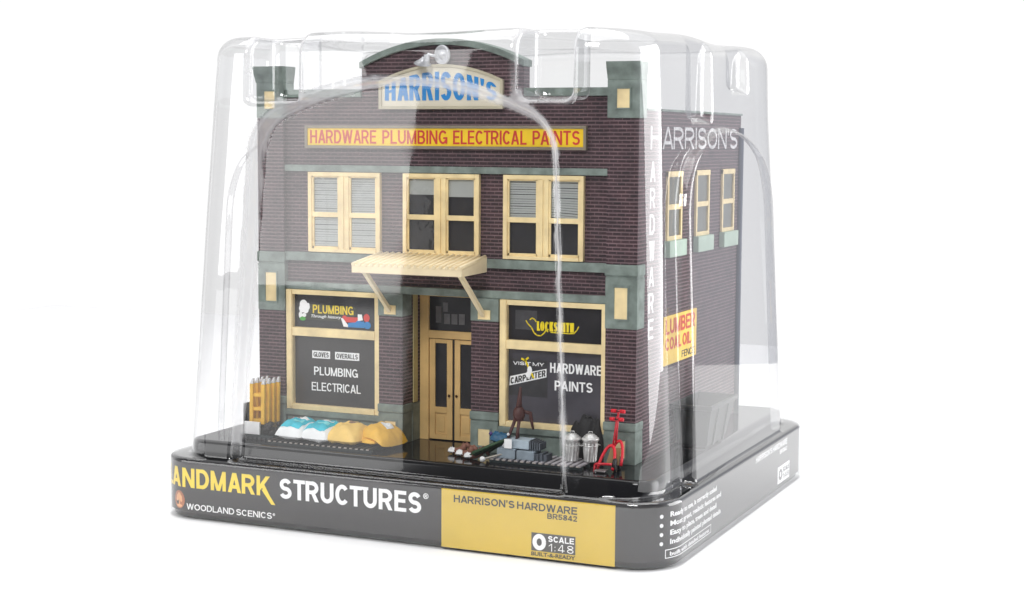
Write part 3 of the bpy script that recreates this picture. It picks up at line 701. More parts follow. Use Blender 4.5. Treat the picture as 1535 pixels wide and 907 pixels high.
def bar(p, q, wd, m, name, par, bev=.01):
    p, q = Vector(p), Vector(q); d = (q-p).normalized(); a = Vector((1, 0, 0)); b = d.cross(a).normalized()
    vs = [pt+a*sx2*wd/2+b*sy2*wd/2 for pt in (p, q) for sx2, sy2 in ((-1, -1), (1, -1), (1, 1), (-1, 1))]
    return MB().add(vs, [(0, 1, 2, 3), (7, 6, 5, 4), (0, 4, 5, 1), (1, 5, 6, 2), (2, 6, 7, 3), (3, 7, 4, 0)]).build(name, m, par, bev)
bar((7.35, ay0+.22, az(ay0)-.2), (7.45, -.10, 10.7), .2, AW, 'bracket', aw); bar((12.33, ay0+.22, az(ay0)-.2), (12.43, -.10, 10.7), .2, AW, 'bracket', aw)

FADED = mat('faded wall paint', srgb(206, 204, 206), .7, .28, 40)
# right side wall: windows, lettering, painted sign, pipe
for y0, y1 in ((3.95, 6.15), (8.35, 10.55), (12.75, 14.95)):
    X = 19.95
    w = MB().box(X, X+.12, y0, y0+.2, 14.2, 17.45).box(X, X+.12, y1-.2, y1, 14.2, 17.45).box(X, X+.14, y0, y1, 17.2, 17.46).box(X, X+.10, y0+.2, y1-.2, 15.65, 15.9).box(X, X+.12, y0+.2, y1-.2, 14.2, 14.4)
    w = w.build('side_window', TAN, B, .015)
    MB().box(X-.0, X+.03, y0+.2, y1-.2, 14.4, 17.2).build('pane', mat('grey side pane', srgb(112, 114, 108), .3, .2), w)
    MB().box(X, X+.3, y0-.1, y1+.25, 13.42, 14.2).build('sill', mat('pale sage sill', srgb(176, 196, 180), .55, .1), w, .03)
caps('wall_lettering', "HARRISON'S", (1.7, 15.6, 18.5, 19.55), side(19.953), FADED, B, th=0.16)
for k, ch in enumerate('ARDWARE'):
    zt = 17.95-k*1.21
    caps('wall_letter', ch, (1.70, 2.40, zt-.93, zt), side(19.953), FADED, B, th=0.15)
ys = MB().box(19.953, 20.0, 3.85, 8.9, 8.25, 10.6).build('painted_sign', mat('weathered yellow sign', srgb(250, 206, 84), .5, .12, 10), B)
caps('lettering', 'LUMBER', (4.1, 8.6, 9.72, 10.45), side(20.002), RED, ys, th=0.2)
caps('lettering', 'COAL OIL', (4.1, 8.0, 8.95, 9.55), side(20.002), RED, ys, th=0.2)
caps('lettering', 'FENCE', (6.6, 8.6, 8.38, 8.72), side(20.002), KPRINT, ys, th=0.15)
MB().tube([(19.6, .98, 20.1), (19.6, .98, 20.72)], .08, 10).build('vent_pipe', mat('black iron', srgb(24, 24, 24), .5, .1), B)
MB().tube([(20.02, 16.1, FL), (20.02, 16.1, 19.6)], .16, 10).build('downpipe', mat('slate blue downpipe', srgb(66, 74, 92), .5, .15), B)

# ================================================================== THINGS ON THE PAVEMENT
# ladders and their rack
LADY = mat('yellow ladder paint', srgb(236, 184, 50), .5, .14, 14); TIP = mat('ladder tips', srgb(214, 214, 216), .35, .1)
rack = thing('ladder_rack', (1.05, -.95, FL), 'dark open rack with white front board holding yellow ladders', 'rack')
DKT = mat('blackened teal plastic', srgb(34, 44, 46), .5, .2); 
mb = MB().box(.12, .24, -1.7, .0, FL+.02, 5.9).box(.1, 2.0, -1.95, .0, FL, FL+.22).build('rack_frame', DKT, rack, .03)
box('front_board', WHITE, rack, 0.34, 1.22, -1.96, -1.84, FL+.24, FL+.86)
mb = MB()
for k in range(7): mb.box(0.15+k*.26, .30+k*.26, -2.05, -1.96, FL+.02, FL+.12)
mb.build('slatted_foot', mat('worn dark slats', srgb(70, 70, 72), .6, .3), rack)
mb = MB()
for k in range(16):
    cx, cy, cz, r = .125+1.2+random.random()*.6, -1.85+random.random()*.6, FL+.35+random.random()*.4, .09+random.random()*.08
    mb.lathe([(0, -r), (r*.7, -r*.7), (r, 0), (r*.7, r*.7), (0, r)], (cx, cy, cz), 6, (random.random()-.5, random.random()-.5, 1))
mb.build('coal_lumps', mat('black lumps', srgb(28, 26, 26), .5, .3), rack)
def ladder(label):
    t = thing('ladder', (0, 0, 0), label, 'ladder', 'yellow ladders standing in the rack')
    for x in (0, .66):
        MB().box(x, x+.2, 0, .17, 0, 1.98).build('rail', LADY, t, .02)
        mb = MB(); mb.add([(x, 0, 1.98), (x+.2, 0, 1.98), (x+.2, .17, 1.98), (x, .17, 1.98), (x+.12, .02, 2.24), (x+.22, .02, 2.26), (x+.22, .12, 2.26), (x+.12, .12, 2.24)], [(0, 1, 5, 4), (1, 2, 6, 5), (2, 3, 7, 6), (3, 0, 4, 7), (4, 5, 6, 7)])
        mb.build('rail_tip', TIP, t, .01)
    for z in (.08, .66, 1.34): MB().box(.2, .66, .04, .13, z, z+.17).build('rung', LADY, t, .02)
    return t
l0 = ladder('frontmost of the four yellow ladders, nearest the white board')
labs = [None, 'second yellow ladder, just behind the frontmost one', 'third yellow ladder, second from the brick pilaster', 'rearmost yellow ladder, closest to the brick pilaster']
for k in range(4):
    t = l0 if k == 0 else copy_tree(l0)
    t.location = Vector((.42+k*.06, -1.62+k*.34, FL+.70))*U; t.rotation_euler = (math.radians(-1.5), 0, 0)
    if k: t['label'] = labs[k]

# pallets
def pallet(x0, x1, y0, y1, label, m, slatm, ang=0):
    c = ((x0+x1)/2, (y0+y1)/2, FL); t = thing('pallet', c, label, 'pallet', 'pallets on the pavement')
    for y in (y0+.12, (y0+y1)/2, y1-.12): box('bearer', m, t, x0, x1, y-.08, y+.08, FL, FL+.12, bevel=.01)
    n = int((x1-x0)/.30)
    mb = MB()
    for k in range(n):
        a = x0+k*(x1-x0)/n; mb.box(a, a+.19, y0, y1, FL+.12, FL+.20)
    mb.build('slats', slatm, t, .01)
    mb = MB()
    for k in range(n):
        a = x0+k*(x1-x0)/n; mb.box(a+.02, a+.17, y0-.012, y0-.002, FL+.13, FL+.185)
    mb.build('worn_slat_ends', mat('worn pale ends', srgb(176, 168, 160), .6, .4, 40), t)
    t.rotation_euler.z = ang
    return t
pallet(2.2, 7.9, -2.75, -.55, 'black slatted pallet under the blue and yellow sacks', DKT, mat('black slats', srgb(44, 42, 44), .5, .35, 30))
pallet(13.75, 18.3, -2.2, -.35, 'grey slatted pallet under the blocks and dustbins', DKT, mat('grey slats', srgb(160, 156, 160), .5, .2))

# sacks
def pillow(mb, c, l, wd, h, rot=0, e=.55, sag=None, seg=22, lim=None, grow=1.0, seed=0):
    rnd = random.Random(seed); ph = [rnd.random()*6 for _ in range(4)]
    cs, sn = math.cos(rot), math.sin(rot); grid = []
    def pt(u, v, top):
        x = math.copysign(abs(u)**.9, u); y = v
        k = (max(0, 1-abs(u)**2.6)**e)*(max(0, 1-abs(v)**2.6)**e)
        z = k*h*(1 if top else -.35)*grow
        z += k*(.025*math.sin(5*u+ph[0])*math.cos(4*v+ph[1])+.018*math.sin(11*u+7*v+ph[2])+.014*math.sin(17*v-6*u+ph[3])+.060*abs(math.sin(4.5*u-3.2*v+ph[1]))**6-.05*abs(math.sin(3.3*v+2.1*u+ph[2]))**8)
        px, py = x*l/2*(1-.10*abs(v)**3), y*wd/2*(1-.08*abs(u)**3)
        if sag: z += sag(px, py)
        return (c[0]+px*cs-py*sn, c[1]+px*sn+py*cs, c[2]+z)
    u0, u1, v0, v1 = lim or (-1, 1, -1, 1)
    for top in ((True, False) if lim is None else (True,)):
        vs = [pt(u0+(u1-u0)*i/seg, v0+(v1-v0)*j/seg, top) for i in range(seg+1) for j in range(seg+1)]
        mb.add(vs, [(i*(seg+1)+j, (i+1)*(seg+1)+j, (i+1)*(seg+1)+j+1, i*(seg+1)+j+1) for i in range(seg) for j in range(seg)], True)
    return mb
CYAN = mat('cyan print', srgb(24, 184, 204), .45, .12, 14, bump=.5); SACKW = mat('white paper sack', srgb(236, 238, 238), .5, .05, 12, bump=.5); SACKY = mat('buff paper sack', srgb(238, 200, 112), .55, .12, 10, bump=.5); SACKO = mat('golden paper sack', srgb(236, 184, 62), .55, .12, 10, bump=.5)
def blue_sack(label, x, y, rot, seed):
    t = pillow(MB(), (x, y, FL+.42), 1.75, 2.1, .70, rot, seed=seed).build('sack', SACKW, None, loc=(x, y, FL+.2)); tag(t, label, 'sack', 'blue and white sacks')
    q = pillow(MB(), (x, y, FL+.432), 1.75, 2.1, .70, rot, lim=(-.84, .66, -.80, .80), seed=seed).build('printed_band', CYAN, t)
    pillow(MB(), (x, y, FL+.445), 1.75, 2.1, .70, rot, lim=(-.30, .45, .02, .30), seed=seed, seg=8).build('white_mark', SACKW, q)
    pillow(MB(), (x, y, FL+.445), 1.75, 2.1, .70, rot, lim=(-.1, .5, -.42, -.2), seed=seed, seg=8).build('pale_mark', mat('pale cyan print', srgb(120, 214, 220), .45, .1), q)
    return t
blue_sack('blue and white sack nearest the ladders', 3.28, -1.55, -.12, 1)
blue_sack('blue and white sack touching the buff yellow sack', 4.72, -1.6, -.12, 2)
t = pillow(MB(), (6.15, -1.6, FL+.44), 1.9, 2.1, .72, -.1, seed=3).build('sack', SACKY, None, loc=(6.15, -1.6, FL+.2)); tag(t, 'buff yellow sack lying flat on the black pallet', 'sack')
pillow(MB(), (6.15, -1.6, FL+.452), 1.9, 2.1, .72, -.1, lim=(-.15, .4, .05, .35), seed=3, seg=8).build('brown_mark', mat('brown print', srgb(150, 120, 96), .5, .2), t)
drape = lambda px, py: -.42*max(0, px/.95)**2 - .10*max(0, -px/.95)
t = pillow(MB(), (7.55, -1.1, FL+.62), 1.9, 2.0, .55, -.25, sag=drape, seed=4).build('sack', SACKO, None, loc=(7.55, -1.1, FL+.2)); tag(t, 'golden sack drooping over the pallet end beside the entrance', 'sack')
pillow(MB(), (7.55, -1.1, FL+.632), 1.9, 2.0, .55, -.25, lim=(.0, .55, -.2, .3), sag=drape, seed=4, seg=10).build('white_label', SACKW, t)
t = pillow(MB(), (7.2, -1.3, FL+.36), 1.4, 1.7, .30, -.15, seed=6).build('sack', SACKO, None, loc=(7.2, -1.3, FL+.2)); tag(t, 'flat golden sack squashed beneath the drooping one', 'sack')
t = pillow(MB(), (2.5, -.35, FL+.55), .75, .6, .36, .2, seed=5).build('bundle', mat('pinkish white cloth', srgb(222, 200, 202), .6, .15, 20), None, loc=(2.5, -.35, FL+.2)); tag(t, 'small pinkish white bundle behind the first blue sack', 'bundle')
MB().tube([(2.25, -.62, FL+.55), (2.22, -.6, FL+.85), (2.3, -.45, FL+.95)], .06).build('red_edge', mat('crimson cloth', srgb(180, 50, 76), .6, .1), t)

# mallets and brushes by the doors
BRN = mat('brown leather', srgb(128, 84, 68), .6, .2, 20)
def boot(label, x, y, rot, mir):
    t = thing('boot', (x, y, FL), label, 'boot', 'brown white-toed boots before the doors')
    sole = pillow(MB(), (x-.22, y, FL+.14), .42, .3, .15, 0, seed=8, seg=12).build('toe_cap', WHITE, t)
    MB().tube([(x-.16, y, FL+.15), (x+.1, y, FL+.18), (x+.34, y+.03*mir, FL+.30), (x+.42, y+.05*mir, FL+.52)], [.13, .15, .16, .14], 12).build('boot_upper', BRN, t)
    MB().tube([(x+.42, y+.05*mir, FL+.52), (x+.58, y+.08*mir, FL+.42), (x+.74, y+.1*mir, FL+.16)], [.12, .10, .07], 10).build('boot_shaft', BRN, t)
    t.rotation_euler.z = rot
    return t
boot('brown boot with round white toe nearest the door opening', 11.55, -1.1, .05, 1)
boot('brown boot with white toe in the middle of the row', 12.15, -1.5, .15, -1)
boot('brown boot with long white toe nearest the green brooms', 12.75, -1.85, .5, 1)
gb = thing('broom_bundle', (14.0, -1.7, FL), 'bundle of dark green stalks with a white-tipped handle', 'bundle')
GST = mat('dark green stalks', srgb(40, 72, 42), .55, .35, 14)
mb = MB()
for k in range(13):
    f = k/12-.5
    mb.tube([(14.45+f*.2, -1.25+f*.2, FL+1.0+.06*math.sin(k*2.1)), (13.8+f*.3, -1.45+f*.6, FL+.78-.10*abs(f)), (13.0+f*.5, -1.65+f*1.1, FL+.26+.10*math.sin(k*1.7))], [.06, .075, .04], 6)
mb.build('stalks', GST, gb)
MB().tube([(14.4, -1.9, FL+.42), (13.55, -2.3, FL+.18)], .045).build('handle', mat('pale handle', srgb(176, 170, 160), .5, .1), gb)
MB().lathe([(0, -.14), (.1, -.1), (.14, 0), (.1, .1), (0, .14)], (13.46, -2.34, FL+.15), 14).build('white_tip', WHITE, gb)
t = pillow(MB(), (13.75, -.75, FL+.75), 1.15, .75, .36, .1, seed=9, sag=lambda x, y: .22*(-x)).build('blue_tarp', mat('petrol blue cloth', srgb(30, 92, 128), .4, .35, 10), None, loc=(13.75, -.75, FL+.5)); tag(t, 'bunched petrol blue cloth above the green brooms', 'cloth')
MB().tube([(13.22, -.8, FL+1.0), (13.12, -.8, FL+1.12)], [.1, .08], 10).build('purple_knot', mat('purple knot', srgb(78, 54, 120), .5, .2), t)
pillow(MB(), (13.95, -.7, FL+.42), .9, .7, .35, 0, seed=12).build('under_fold', MATS['petrol blue cloth'], t)

# grey blocks
BLK = mat('blue grey concrete block', srgb(134, 146, 156), .7, .22, 14, bump=.5); BLK2 = mat('pale grey concrete', srgb(166, 180, 190), .7, .2, 14, bump=.5)
def block(name, label, x0, x1, y0, y1, z0, z1, m, grp='grey blocks on the pallet'):
    return tag(MB().box(x0, x1, y0, y1, z0, z1).build(name, m, None, .03, loc=((x0+x1)/2, (y0+y1)/2, z0)), label, 'block', grp)
block('concrete_block', 'grey block at the lower left, beside the green brooms', 14.02, 14.92, -2.0, -1.1, FL+.2, FL+.66, BLK)
block('concrete_block', 'grey block at the lower right, next to the dustbins', 15.0, 15.86, -2.0, -1.1, FL+.2, FL+.62, BLK)
block('concrete_block', 'pale block resting on top of the two lower blocks', 14.35, 15.55, -1.85, -1.0, FL+.67, FL+1.08, BLK2)
mb = MB()
for k in range(5): mb.box(15.58+k*.11, 15.64+k*.11, -1.8, -1.05, FL+.66, FL+1.1-.03*k)
t = mb.build('slate_stack', mat('dark slates', srgb(78, 84, 92), .6, .25), None, loc=(15.8, -1.4, FL+.66)); tag(t, 'upright row of dark slates at the end of the pale block', 'slates')
mb = MB()
for k in range(3): mb.box(15.9+k*.2, 16.05+k*.2, -1.9, -1.2, FL+.2, FL+.5+.06*(k % 2))
t = mb.build('slate_offcuts', MATS['dark slates'], None, loc=(16.1, -1.5, FL+.2)); tag(t, 'short dark slates standing on the pallet beside the dustbins', 'slates')

# rust brown pump
RUST = mat('rust brown iron', srgb(74, 40, 36), .5, .25, 16)
t = thing('hand_pump', (14.6, -1.3, FL), 'rust brown tripod pump with white shovel feet standing behind the blocks', 'pump')
MB().tube([(14.78, -1.25, FL+2.35), (14.80, -1.22, FL+2.85), (14.84, -1.2, FL+3.42)], [.16, .11, .05], 10).build('spout', RUST, t)
MB().lathe([(0, -.35), (.2, -.3), (.28, -.05), (.26, .2), (.15, .36), (0, .4)], (14.78, -1.22, FL+2.15), 16).build('pump_body', RUST, t)
for a, b in (((14.66, -1.3, FL+2.0), (14.38, -1.6, FL+1.0)), ((14.84, -1.3, FL+2.0), (14.84, -1.62, FL+1.05))): MB().tube([a, b], [.09, .07]).build('leg', RUST, t)
MB().tube([(14.95, -1.15, FL+2.3), (15.25, -1.0, FL+2.2), (15.30, -.98, FL+1.85), (15.36, -.9, FL+1.45)], [.08, .1, .08, .05]).build('lever', RUST, t)
MB().tube([(14.82, -1.4, FL+1.9), (14.86, -1.45, FL+1.1)], .05).build('rod', RUST, t)
for a, b in (((14.38, -1.6, FL+1.05), (14.22, -1.72, FL+.68)), ((14.84, -1.62, FL+1.1), (14.90, -1.72, FL+.68))): MB().tube([a, b], [.05, .07]).build('silver_foot', TIP, t)
box('white_blade', WHITE, t, 14.42, 14.80, -2.08, -2.03, FL+.69, FL+1.12); MB().lathe([(0, -.08), (.08, 0), (0, .08)], (14.5, -1.8, FL+1.3), 10).build('white_bolt', WHITE, t)

# dustbins
STEEL = mat('galvanised steel', srgb(208, 208, 206), .36, .35, 26, metal=.4)
def dustbin(label):
    t = thing('dustbin', (0, 0, 0), label, 'dustbin', 'galvanised dustbins by the right window')
    n = 48; prof = [(.31, 0), (.315, .05), (.32, .06), (.32, .07), (.385, 1.0), (.385, 1.01), (.40, 1.13), (.42, 1.14), (.42, 1.2), (.38, 1.2), (.37, 1.1)]
    vs = []
    for r, h in prof:
        for k in range(n):
            f = 1+(.09*math.cos(k*2*math.pi/n*12) if .065 <= h <= 1.005 else 0); a = 2*math.pi*k/n
            vs.append((r*f*math.cos(a), r*f*math.sin(a), h))
    MB().add(vs, [(i*n+k, i*n+(k+1) % n, (i+1)*n+(k+1) % n, (i+1)*n+k) for i in range(len(prof)-1) for k in range(n)]+[list(range(n))[::-1]], True).build('bin_body', STEEL, t)
    lid = MB().lathe([(.45, 1.19), (.47, 1.21), (.46, 1.30), (.40, 1.34), (.36, 1.35), (.34, 1.42), (.26, 1.45), (.24, 1.50), (.1, 1.54), (0, 1.55)], (0, 0, 0), 32).build('lid', STEEL, t)
    MB().tube([(-.12, 0, 1.53), (-.1, 0, 1.64), (.1, 0, 1.64), (.12, 0, 1.53)], .025).build('lid_handle', STEEL, lid)
    for s in (-1, 1): MB().tube([(s*.40, -.12, .95), (s*.52, -.08, .9), (s*.52, .08, .9), (s*.40, .12, .95)], .025).build('side_handle', STEEL, t)
    MB().lathe([(.405, .84), (.425, .86), (.425, .9), (.405, .92)], (0, 0, 0), 32).build('hoop', STEEL, t)
    return t
d0 = dustbin('ridged steel dustbin standing left of its twin, beside the blocks'); d0.location = Vector((17.42, -1.2, FL+.2))*U; d0.scale = (.86, .86, .84)
d1 = copy_tree(d0); d1.location = Vector((18.22, -1.0, FL+.2))*U; d1.rotation_euler.z = .7; d1['label'] = 'ridged steel dustbin nearer the red hand truck'
mb = MB(); rr = random.Random(3)
gx, gz_ = 26, 10; vs = []
for side_ in (0, 1):
    for i in range(gx+1):
        u = i/gx; hh = (1.55+.55*math.sin(u*2.6)+.10*math.sin(u*17)+.07*math.sin(u*31+1))*(1-.5*(2*u-1)**6)
        for j in range(gz_+1):
            v = j/gz_; dpt = (.42*(1-v)**.7+.05*math.sin(9*u+5*v)+.03*math.sin(23*u-7*v))*(1 if side_ == 0 else 0)
            vs.append((16.75+u*1.75, -.02-dpt, FL+.02+hh*v+.04*math.sin(14*u+6*v)*v))
n1 = (gx+1)*(gz_+1); W_ = gz_+1
fs = [(o_+i*W_+j, o_+(i+1)*W_+j, o_+(i+1)*W_+j+1, o_+i*W_+j+1) for o_ in (0, n1) for i in range(gx) for j in range(gz_)]
fs += [(i*W_+gz_, (i+1)*W_+gz_, n1+(i+1)*W_+gz_, n1+i*W_+gz_) for i in range(gx)]+[(j, j+1, n1+j+1, n1+j) for j in range(gz_)]+[(gx*W_+j, gx*W_+j+1, n1+gx*W_+j+1, n1+gx*W_+j) for j in range(gz_)]
t = mb.add(vs, fs, True).build('tarpaulin_heap', mat('black tarpaulin', srgb(22, 21, 22), .6, .3, 20, bump=.6), None, loc=(17.6, -.2, FL)); tag(t, 'crumpled black tarpaulin heap between dustbins and window', 'tarpaulin')

# red hand truck
REDM = mat('red enamel', srgb(196, 26, 44), .35, .15, 12); RGRIP = mat('bright red rubber', srgb(214, 20, 42), .5, .08)
ht = thing('hand_truck', (19.3, -1.5, FL), 'red barrow-like hand truck leaning on the right brick pilaster', 'hand truck')
def hp(x, y, z): return (x, y, FL+z)
MB().tube([hp(19.46, -1.0, 1.1), hp(19.50, -.75, 2.62)], .06).build('shaft', REDM, ht); MB().tube([hp(19.36, -1.15, .95), hp(19.46, -.85, 2.35)], .05).build('shaft', REDM, ht)
for z, yy in ((2.58, -.8), (2.24, -.98)):
    MB().tube([hp(19.18, yy, z), hp(19.82, yy, z)], .03).build('grip_bar', mat('dark bar', srgb(80, 40, 40), .5, .1), ht)
    for xx in (19.12, 19.60): MB().tube([hp(xx, yy, z), hp(xx+.26, yy, z)], .085, 12).build('grip', RGRIP, ht)
def hoop(cx, y0, y1, z0, w_, h_):
    return [hp(cx+w_*math.cos(a), y0+(y1-y0)*(math.sin(a)), z0+h_*math.sin(a)) for a in [math.pi*k/14 for k in range(15)]]
MB().tube(hoop(19.32, -2.0, -1.2, .12, .40, .95), .075).build('front_hoop', RGRIP, ht)
MB().tube(hoop(19.62, -1.55, -.9, .25, .36, 1.0), .075).build('rear_hoop', RGRIP, ht)
pl = MB().add([hp(19.25, -1.75, .25), hp(19.85, -1.5, .25), hp(19.8, -1.1, .95), hp(19.3, -1.25, .95)], [(0, 1, 2, 3)]); o = pl.build('back_plate', mat('olive tin', srgb(120, 92, 40), .5, .2), ht); s_ = o.modifiers.new('thick', 'SOLIDIFY'); s_.thickness = .0005
MB().tube([hp(18.86, -2.2, .35), hp(19.0, -2.25, .40), hp(19.7, -2.0, .38)], .06).build('cross_bar', REDM, ht); MB().tube([hp(18.86, -2.2, .35), hp(18.84, -2.25, 0.02)], .055).build('foot', REDM, ht)
box('toe_plate', mat('steel toe plate', srgb(150, 146, 146), .4, .2, metal=.6), ht, 18.85, 19.45, -2.35, -1.9, FL+.05, FL+.12)
for yy in (-1.7, -1.15): MB().lathe([(0, -.09), (.26, -.09), (.3, -.05), (.3, .05), (.26, .09), (0, .09)], hp(19.72, yy, .3), 20, (1, .2, 0)).build('wheel', mat('black rubber', srgb(24, 22, 24), .6, .1), ht)

ht.scale = (.88, 1, 1)
# dumpster by the right wall
DG = mat('dark green steel', srgb(20, 26, 23), .45, .3, 8)
dp = thing('dumpster', (21.1, 7.2, FL), 'black green dumpster with flared rim against the right brick wall', 'dumpster')
bx = [(20.25, 21.75, 5.3, 8.1, FL+.1), (20.12, 22.05, 4.9, 9.0, FL+1.9), (20.02, 22.15, 4.75, 9.2, FL+1.95), (20.02, 22.15, 4.75, 9.2, FL+2.15), (20.12, 22.02, 4.9, 9.05, FL+2.15), (20.25, 21.8, 5.3, 8.3, FL+.3)]
vs = []
for x0, x1, y0, y1, z in bx: vs += [(x0, y0, z), (x1, y0, z), (x1, y1, z), (x0, y1, z)]
MB().add(vs, [(4*i+k, 4*i+(k+1) % 4, 4*i+4+(k+1) % 4, 4*i+4+k) for i in range(5) for k in range(4)]+[(3, 2, 1, 0), (20, 21, 22, 23)]).build('bin_shell', DG, dp, .03)
for yy in (6.0, 7.6):
    vs = [(21.76, yy, FL+.1), (21.76, yy+.14, FL+.1), (22.08, yy+.14, FL+1.9), (22.08, yy, FL+1.9), (21.86, yy, FL+.1), (21.86, yy+.14, FL+.1), (22.13, yy+.14, FL+1.9), (22.13, yy, FL+1.9)]
    MB().add(vs, [(0, 1, 2, 3), (7, 6, 5, 4), (0, 4, 5, 1), (1, 5, 6, 2), (2, 6, 7, 3), (3, 7, 4, 0)]).build('rib', DG, dp)
for yy in (5.7, 7.8): box('skid', DG, dp, 20.4, 21.6, yy-.1, yy+.1, FL, FL+.1)

# ================================================================== CLEAR COVER (vacuum-formed sheet, as a distance field -> mesh)
def smin(a, b, k):
    h = np.clip(.5+.5*(b-a)/k, 0, 1); return b*(1-h)+a*h-k*h*(1-h)
def smax(a, b, k): return -smin(-a, -b, k)
DCX, DCY, HX, HY, ZT, Z0 = 9.88, 7.84, 12.25, 12.04, 23.78, 3.45
DR = .047
def rr2(x, y, hx, hy, r):
    qx = np.abs(x)-hx+r; qy = np.abs(y)-hy+r
    return np.hypot(np.maximum(qx, 0), np.maximum(qy, 0))+np.minimum(np.maximum(qx, qy), 0)-r
def arch2(u, z, hw, zp, R, r=1.3):
    a = np.abs(u)-hw; b = np.hypot(u, z-(zp-R))-R
    a = a+r; b = b+r
    return np.minimum(np.maximum(a, b), 0)+np.hypot(np.maximum(a, 0), np.maximum(b, 0))-r
def dome(P):
    x, y, z = P[..., 0]-DCX, P[..., 1]-DCY, P[..., 2]
    s = DR*np.clip(z-Z0, -1, 30); hx, hy = HX-s, HY-s
    d2 = rr2(x, y, hx, hy, 2.4+s*.55)
    rt = 1.0
    a, b = d2+rt, z-ZT+rt
    body = np.minimum(np.maximum(a, b), 0)+np.hypot(np.maximum(a, 0), np.maximum(b, 0))-rt
    X_, Y_ = P[..., 0], P[..., 1]
    body = body+.012*np.sin(.9*X_+.35*z)*np.sin(.8*Y_-.3*z+1)+.035*np.clip(z-20, 0, 2.5)*np.sin(.62*X_+1.0)*np.cos(.55*Y_+.6)
    # raised arched panels on the two sides
    ar = arch2(P[..., 1]-7.9, z, 7.5-(z-Z0)*.02, 19.45, 13.0, 1.6)
    pan = smax(ar, np.abs(x)-(hx+.62), .3)
    body = smin(body, smax(pan, -(np.abs(x)-(hx-2.0)), .1), .22)
    # recessed arched panel on the front
    af = arch2(P[..., 0]-9.62, z, 8.62-(z-Z0)*.058, 21.62, 15.5, 1.2)
    dep = .62+.010*(z-Z0)
    rec = smax(af+.27*(y+hy), y+hy-dep, .22)
    body = smax(body, -rec, .22)
    # pockets pressed into the top edges
    for xc in (16.75, 3.0):
        n = smax(smax(np.abs(P[..., 0]-xc)-1.32, 20.65-z+0*x, .5), P[..., 1]-(-.75), .5)
        body = smax(body, -n, .35)
    n = smax(smax(np.abs(P[..., 1]-5.0)-1.5, 19.85-z, .5), 11.0-np.abs(x), .4)
    body = smax(body, -n, .35)
    n = smax(smax(np.abs(P[..., 1]-11.5)-1.3, 21.4-z, .5), 10.9-np.abs(x), .4)
    body = smax(body, -n, .35)
    # flange and skirt over the tray
    g = .085
    sk = rr2(P[..., 0]-(TX0+TX1)/2, P[..., 1]-(TY0+TY1)/2, (TX1-TX0)/2+g, (TY1-TY0)/2+g, TR+g)
    a, b = sk+.22, np.abs(z-(3.50-1.6))-1.6+.22
    slab = np.minimum(np.maximum(a, b), 0)+np.hypot(np.maximum(a, 0), np.maximum(b, 0))-.22
    return smin(body, slab, .22)
def surface_nets(f, lo, hi, h):
    n = [int(math.ceil((b-a)/h))+1 for a, b in zip(lo, hi)]
    ax = [lo[i]+h*np.arange(n[i]) for i in range(3)]
    D = np.empty(n, np.float32)
    for i0 in range(0, n[0], 24):
        X = np.stack(np.meshgrid(ax[0][i0:i0+24], ax[1], ax[2], indexing='ij'), -1); D[i0:i0+24] = f(X)
    S = D < 0
    cn = [k-1 for k in n]; acc = np.zeros(cn+[3], np.float32); cnt = np.zeros(cn, np.int16)
    def sl(o): return tuple(slice(o[i], o[i]+cn[i]) for i in range(3))
    cor = [(a, b, c) for a in (0, 1) for b in (0, 1) for c in (0, 1)]
    for A in cor:
        for ax_ in range(3):
            if A[ax_]: continue
            Bc = list(A); Bc[ax_] = 1
            da, db = D[sl(A)], D[sl(Bc)]; m = S[sl(A)] != S[sl(Bc)]
            t = np.where(m, da/np.where(m, da-db, 1), 0)
            for k in range(3): acc[..., k] += np.where(m, (t if k == ax_ else A[k]), 0)
            cnt += m
    act = cnt > 0; idx = -np.ones(cn, np.int64); idx[act] = np.arange(act.sum())
    I = np.argwhere(act); V = (I+acc[act]/cnt[act][:, None])*h+np.array(lo)
    quads = []
    for a in range(3):
        b, c = (a+1) % 3, (a+2) % 3
        s0 = [slice(None)]*3; s1 = [slice(None)]*3; s0[a] = slice(0, n[a]-1); s1[a] = slice(1, n[a])
        for k in (b, c): s0[k] = s1[k] = slice(1, n[k]-1)
        e = S[tuple(s0)] != S[tuple(s1)]; ins = S[tuple(s0)][e]
        E = np.argwhere(e); E[:, b] += 1; E[:, c] += 1
        def gi(db, dc):
            J = E.copy(); J[:, b] -= db; J[:, c] -= dc; return idx[J[:, 0], J[:, 1], J[:, 2]]
        q = np.stack([gi(1, 1), gi(0, 1), gi(0, 0), gi(1, 0)], 1)
        q[~ins] = q[~ins][:, ::-1]
        quads.append(q)
    Q = np.concatenate(quads)
    def grad(V, e=.02):
        G = np.empty_like(V)
        for k in range(3):
            d = np.zeros(3); d[k] = e; G[:, k] = (f(V+d)-f(V-d))/(2*e)
        return G
    for _ in range(3):
        d = f(V); G = grad(V); V = V-np.clip(d, -h, h)[:, None]*G/np.maximum((G*G).sum(1), .2)[:, None]
    return V, Q, grad(V)
V, Q, G = surface_nets(dome, (-4.0, -5.0, .2), (23.8, 20.7, 24.1), .115)
keep = (V[Q][:, :, 2].max(1) > .62)
Q = Q[keep]; used = np.unique(Q); rm = -np.ones(len(V), np.int64); rm[used] = np.arange(len(used)); V = V[used]; G = G[used]; Q = rm[Q]
me = bpy.data.meshes.new('clear_cover'); cover = bpy.data.objects.new('clear_cover', me); COL.objects.link(cover)
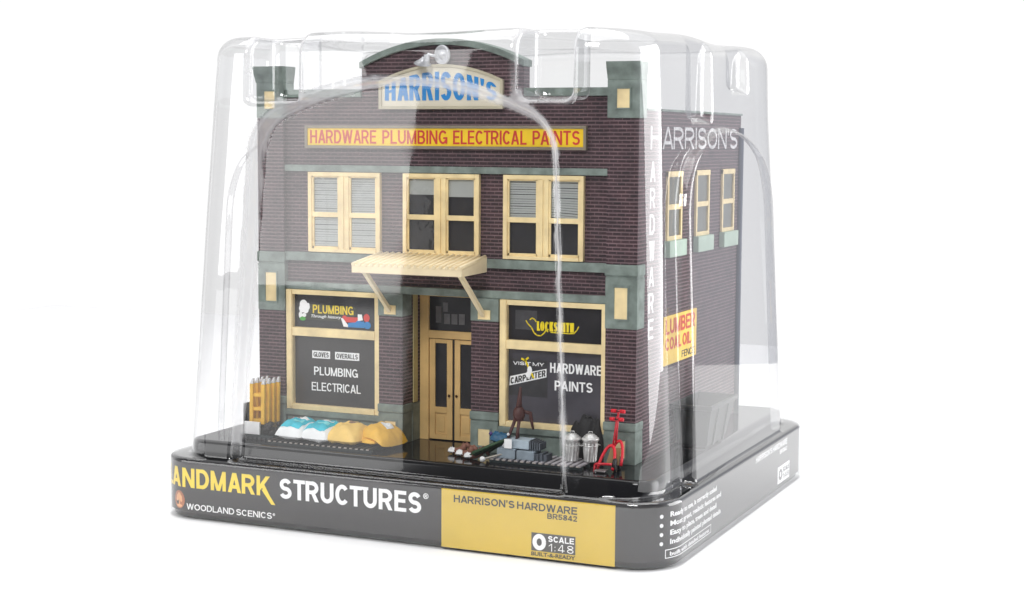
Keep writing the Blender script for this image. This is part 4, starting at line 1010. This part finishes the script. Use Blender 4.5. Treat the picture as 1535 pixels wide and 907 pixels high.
org = np.array([DCX, DCY, .5]); cover.location = Vector(org)*U
me.vertices.add(len(V)); me.vertices.foreach_set('co', ((V-org)*U).astype(np.float32).ravel())
me.loops.add(len(Q)*4); me.loops.foreach_set('vertex_index', Q.astype(np.int32).ravel())
me.polygons.add(len(Q)); me.polygons.foreach_set('loop_start', np.arange(0, len(Q)*4, 4, dtype=np.int32))
me.polygons.foreach_set('use_smooth', np.ones(len(Q), bool)); me.update(); me.validate()
if len(me.vertices) == len(G):
    me.normals_split_custom_set_from_vertices((G/np.linalg.norm(G, axis=1)[:, None]).tolist())
me.materials.append(clear_mat('clear moulded plastic', .085, (.985, .987, .99), .02, wob=.00022, wscale=9, edge=.50, milk='gleam_haze'))
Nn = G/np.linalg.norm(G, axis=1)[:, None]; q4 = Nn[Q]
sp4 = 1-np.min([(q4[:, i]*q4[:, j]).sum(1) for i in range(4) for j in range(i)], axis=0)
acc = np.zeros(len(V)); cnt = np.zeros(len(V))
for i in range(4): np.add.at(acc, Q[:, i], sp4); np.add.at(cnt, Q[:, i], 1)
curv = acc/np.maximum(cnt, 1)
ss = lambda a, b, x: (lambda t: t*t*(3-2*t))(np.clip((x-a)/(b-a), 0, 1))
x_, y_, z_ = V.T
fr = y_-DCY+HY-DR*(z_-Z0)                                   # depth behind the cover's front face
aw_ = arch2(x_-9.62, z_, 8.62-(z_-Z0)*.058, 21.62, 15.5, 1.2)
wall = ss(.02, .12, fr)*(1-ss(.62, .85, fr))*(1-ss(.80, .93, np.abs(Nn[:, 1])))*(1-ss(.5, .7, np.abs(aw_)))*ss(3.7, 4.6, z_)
milk = np.maximum(.40*wall, .45*ss(.015, .10, curv)*ss(4.2, 5.0, z_)*np.where(y_ < -.9, 1, .25))  # milky haze painting the white gleam of arch walls and sharp edges
at = me.attributes.new('gleam_haze', 'FLOAT', 'POINT')
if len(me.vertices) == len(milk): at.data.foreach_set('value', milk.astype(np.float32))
tag(cover, 'clear moulded plastic cover with arched panels enclosing the brick store', 'plastic cover')
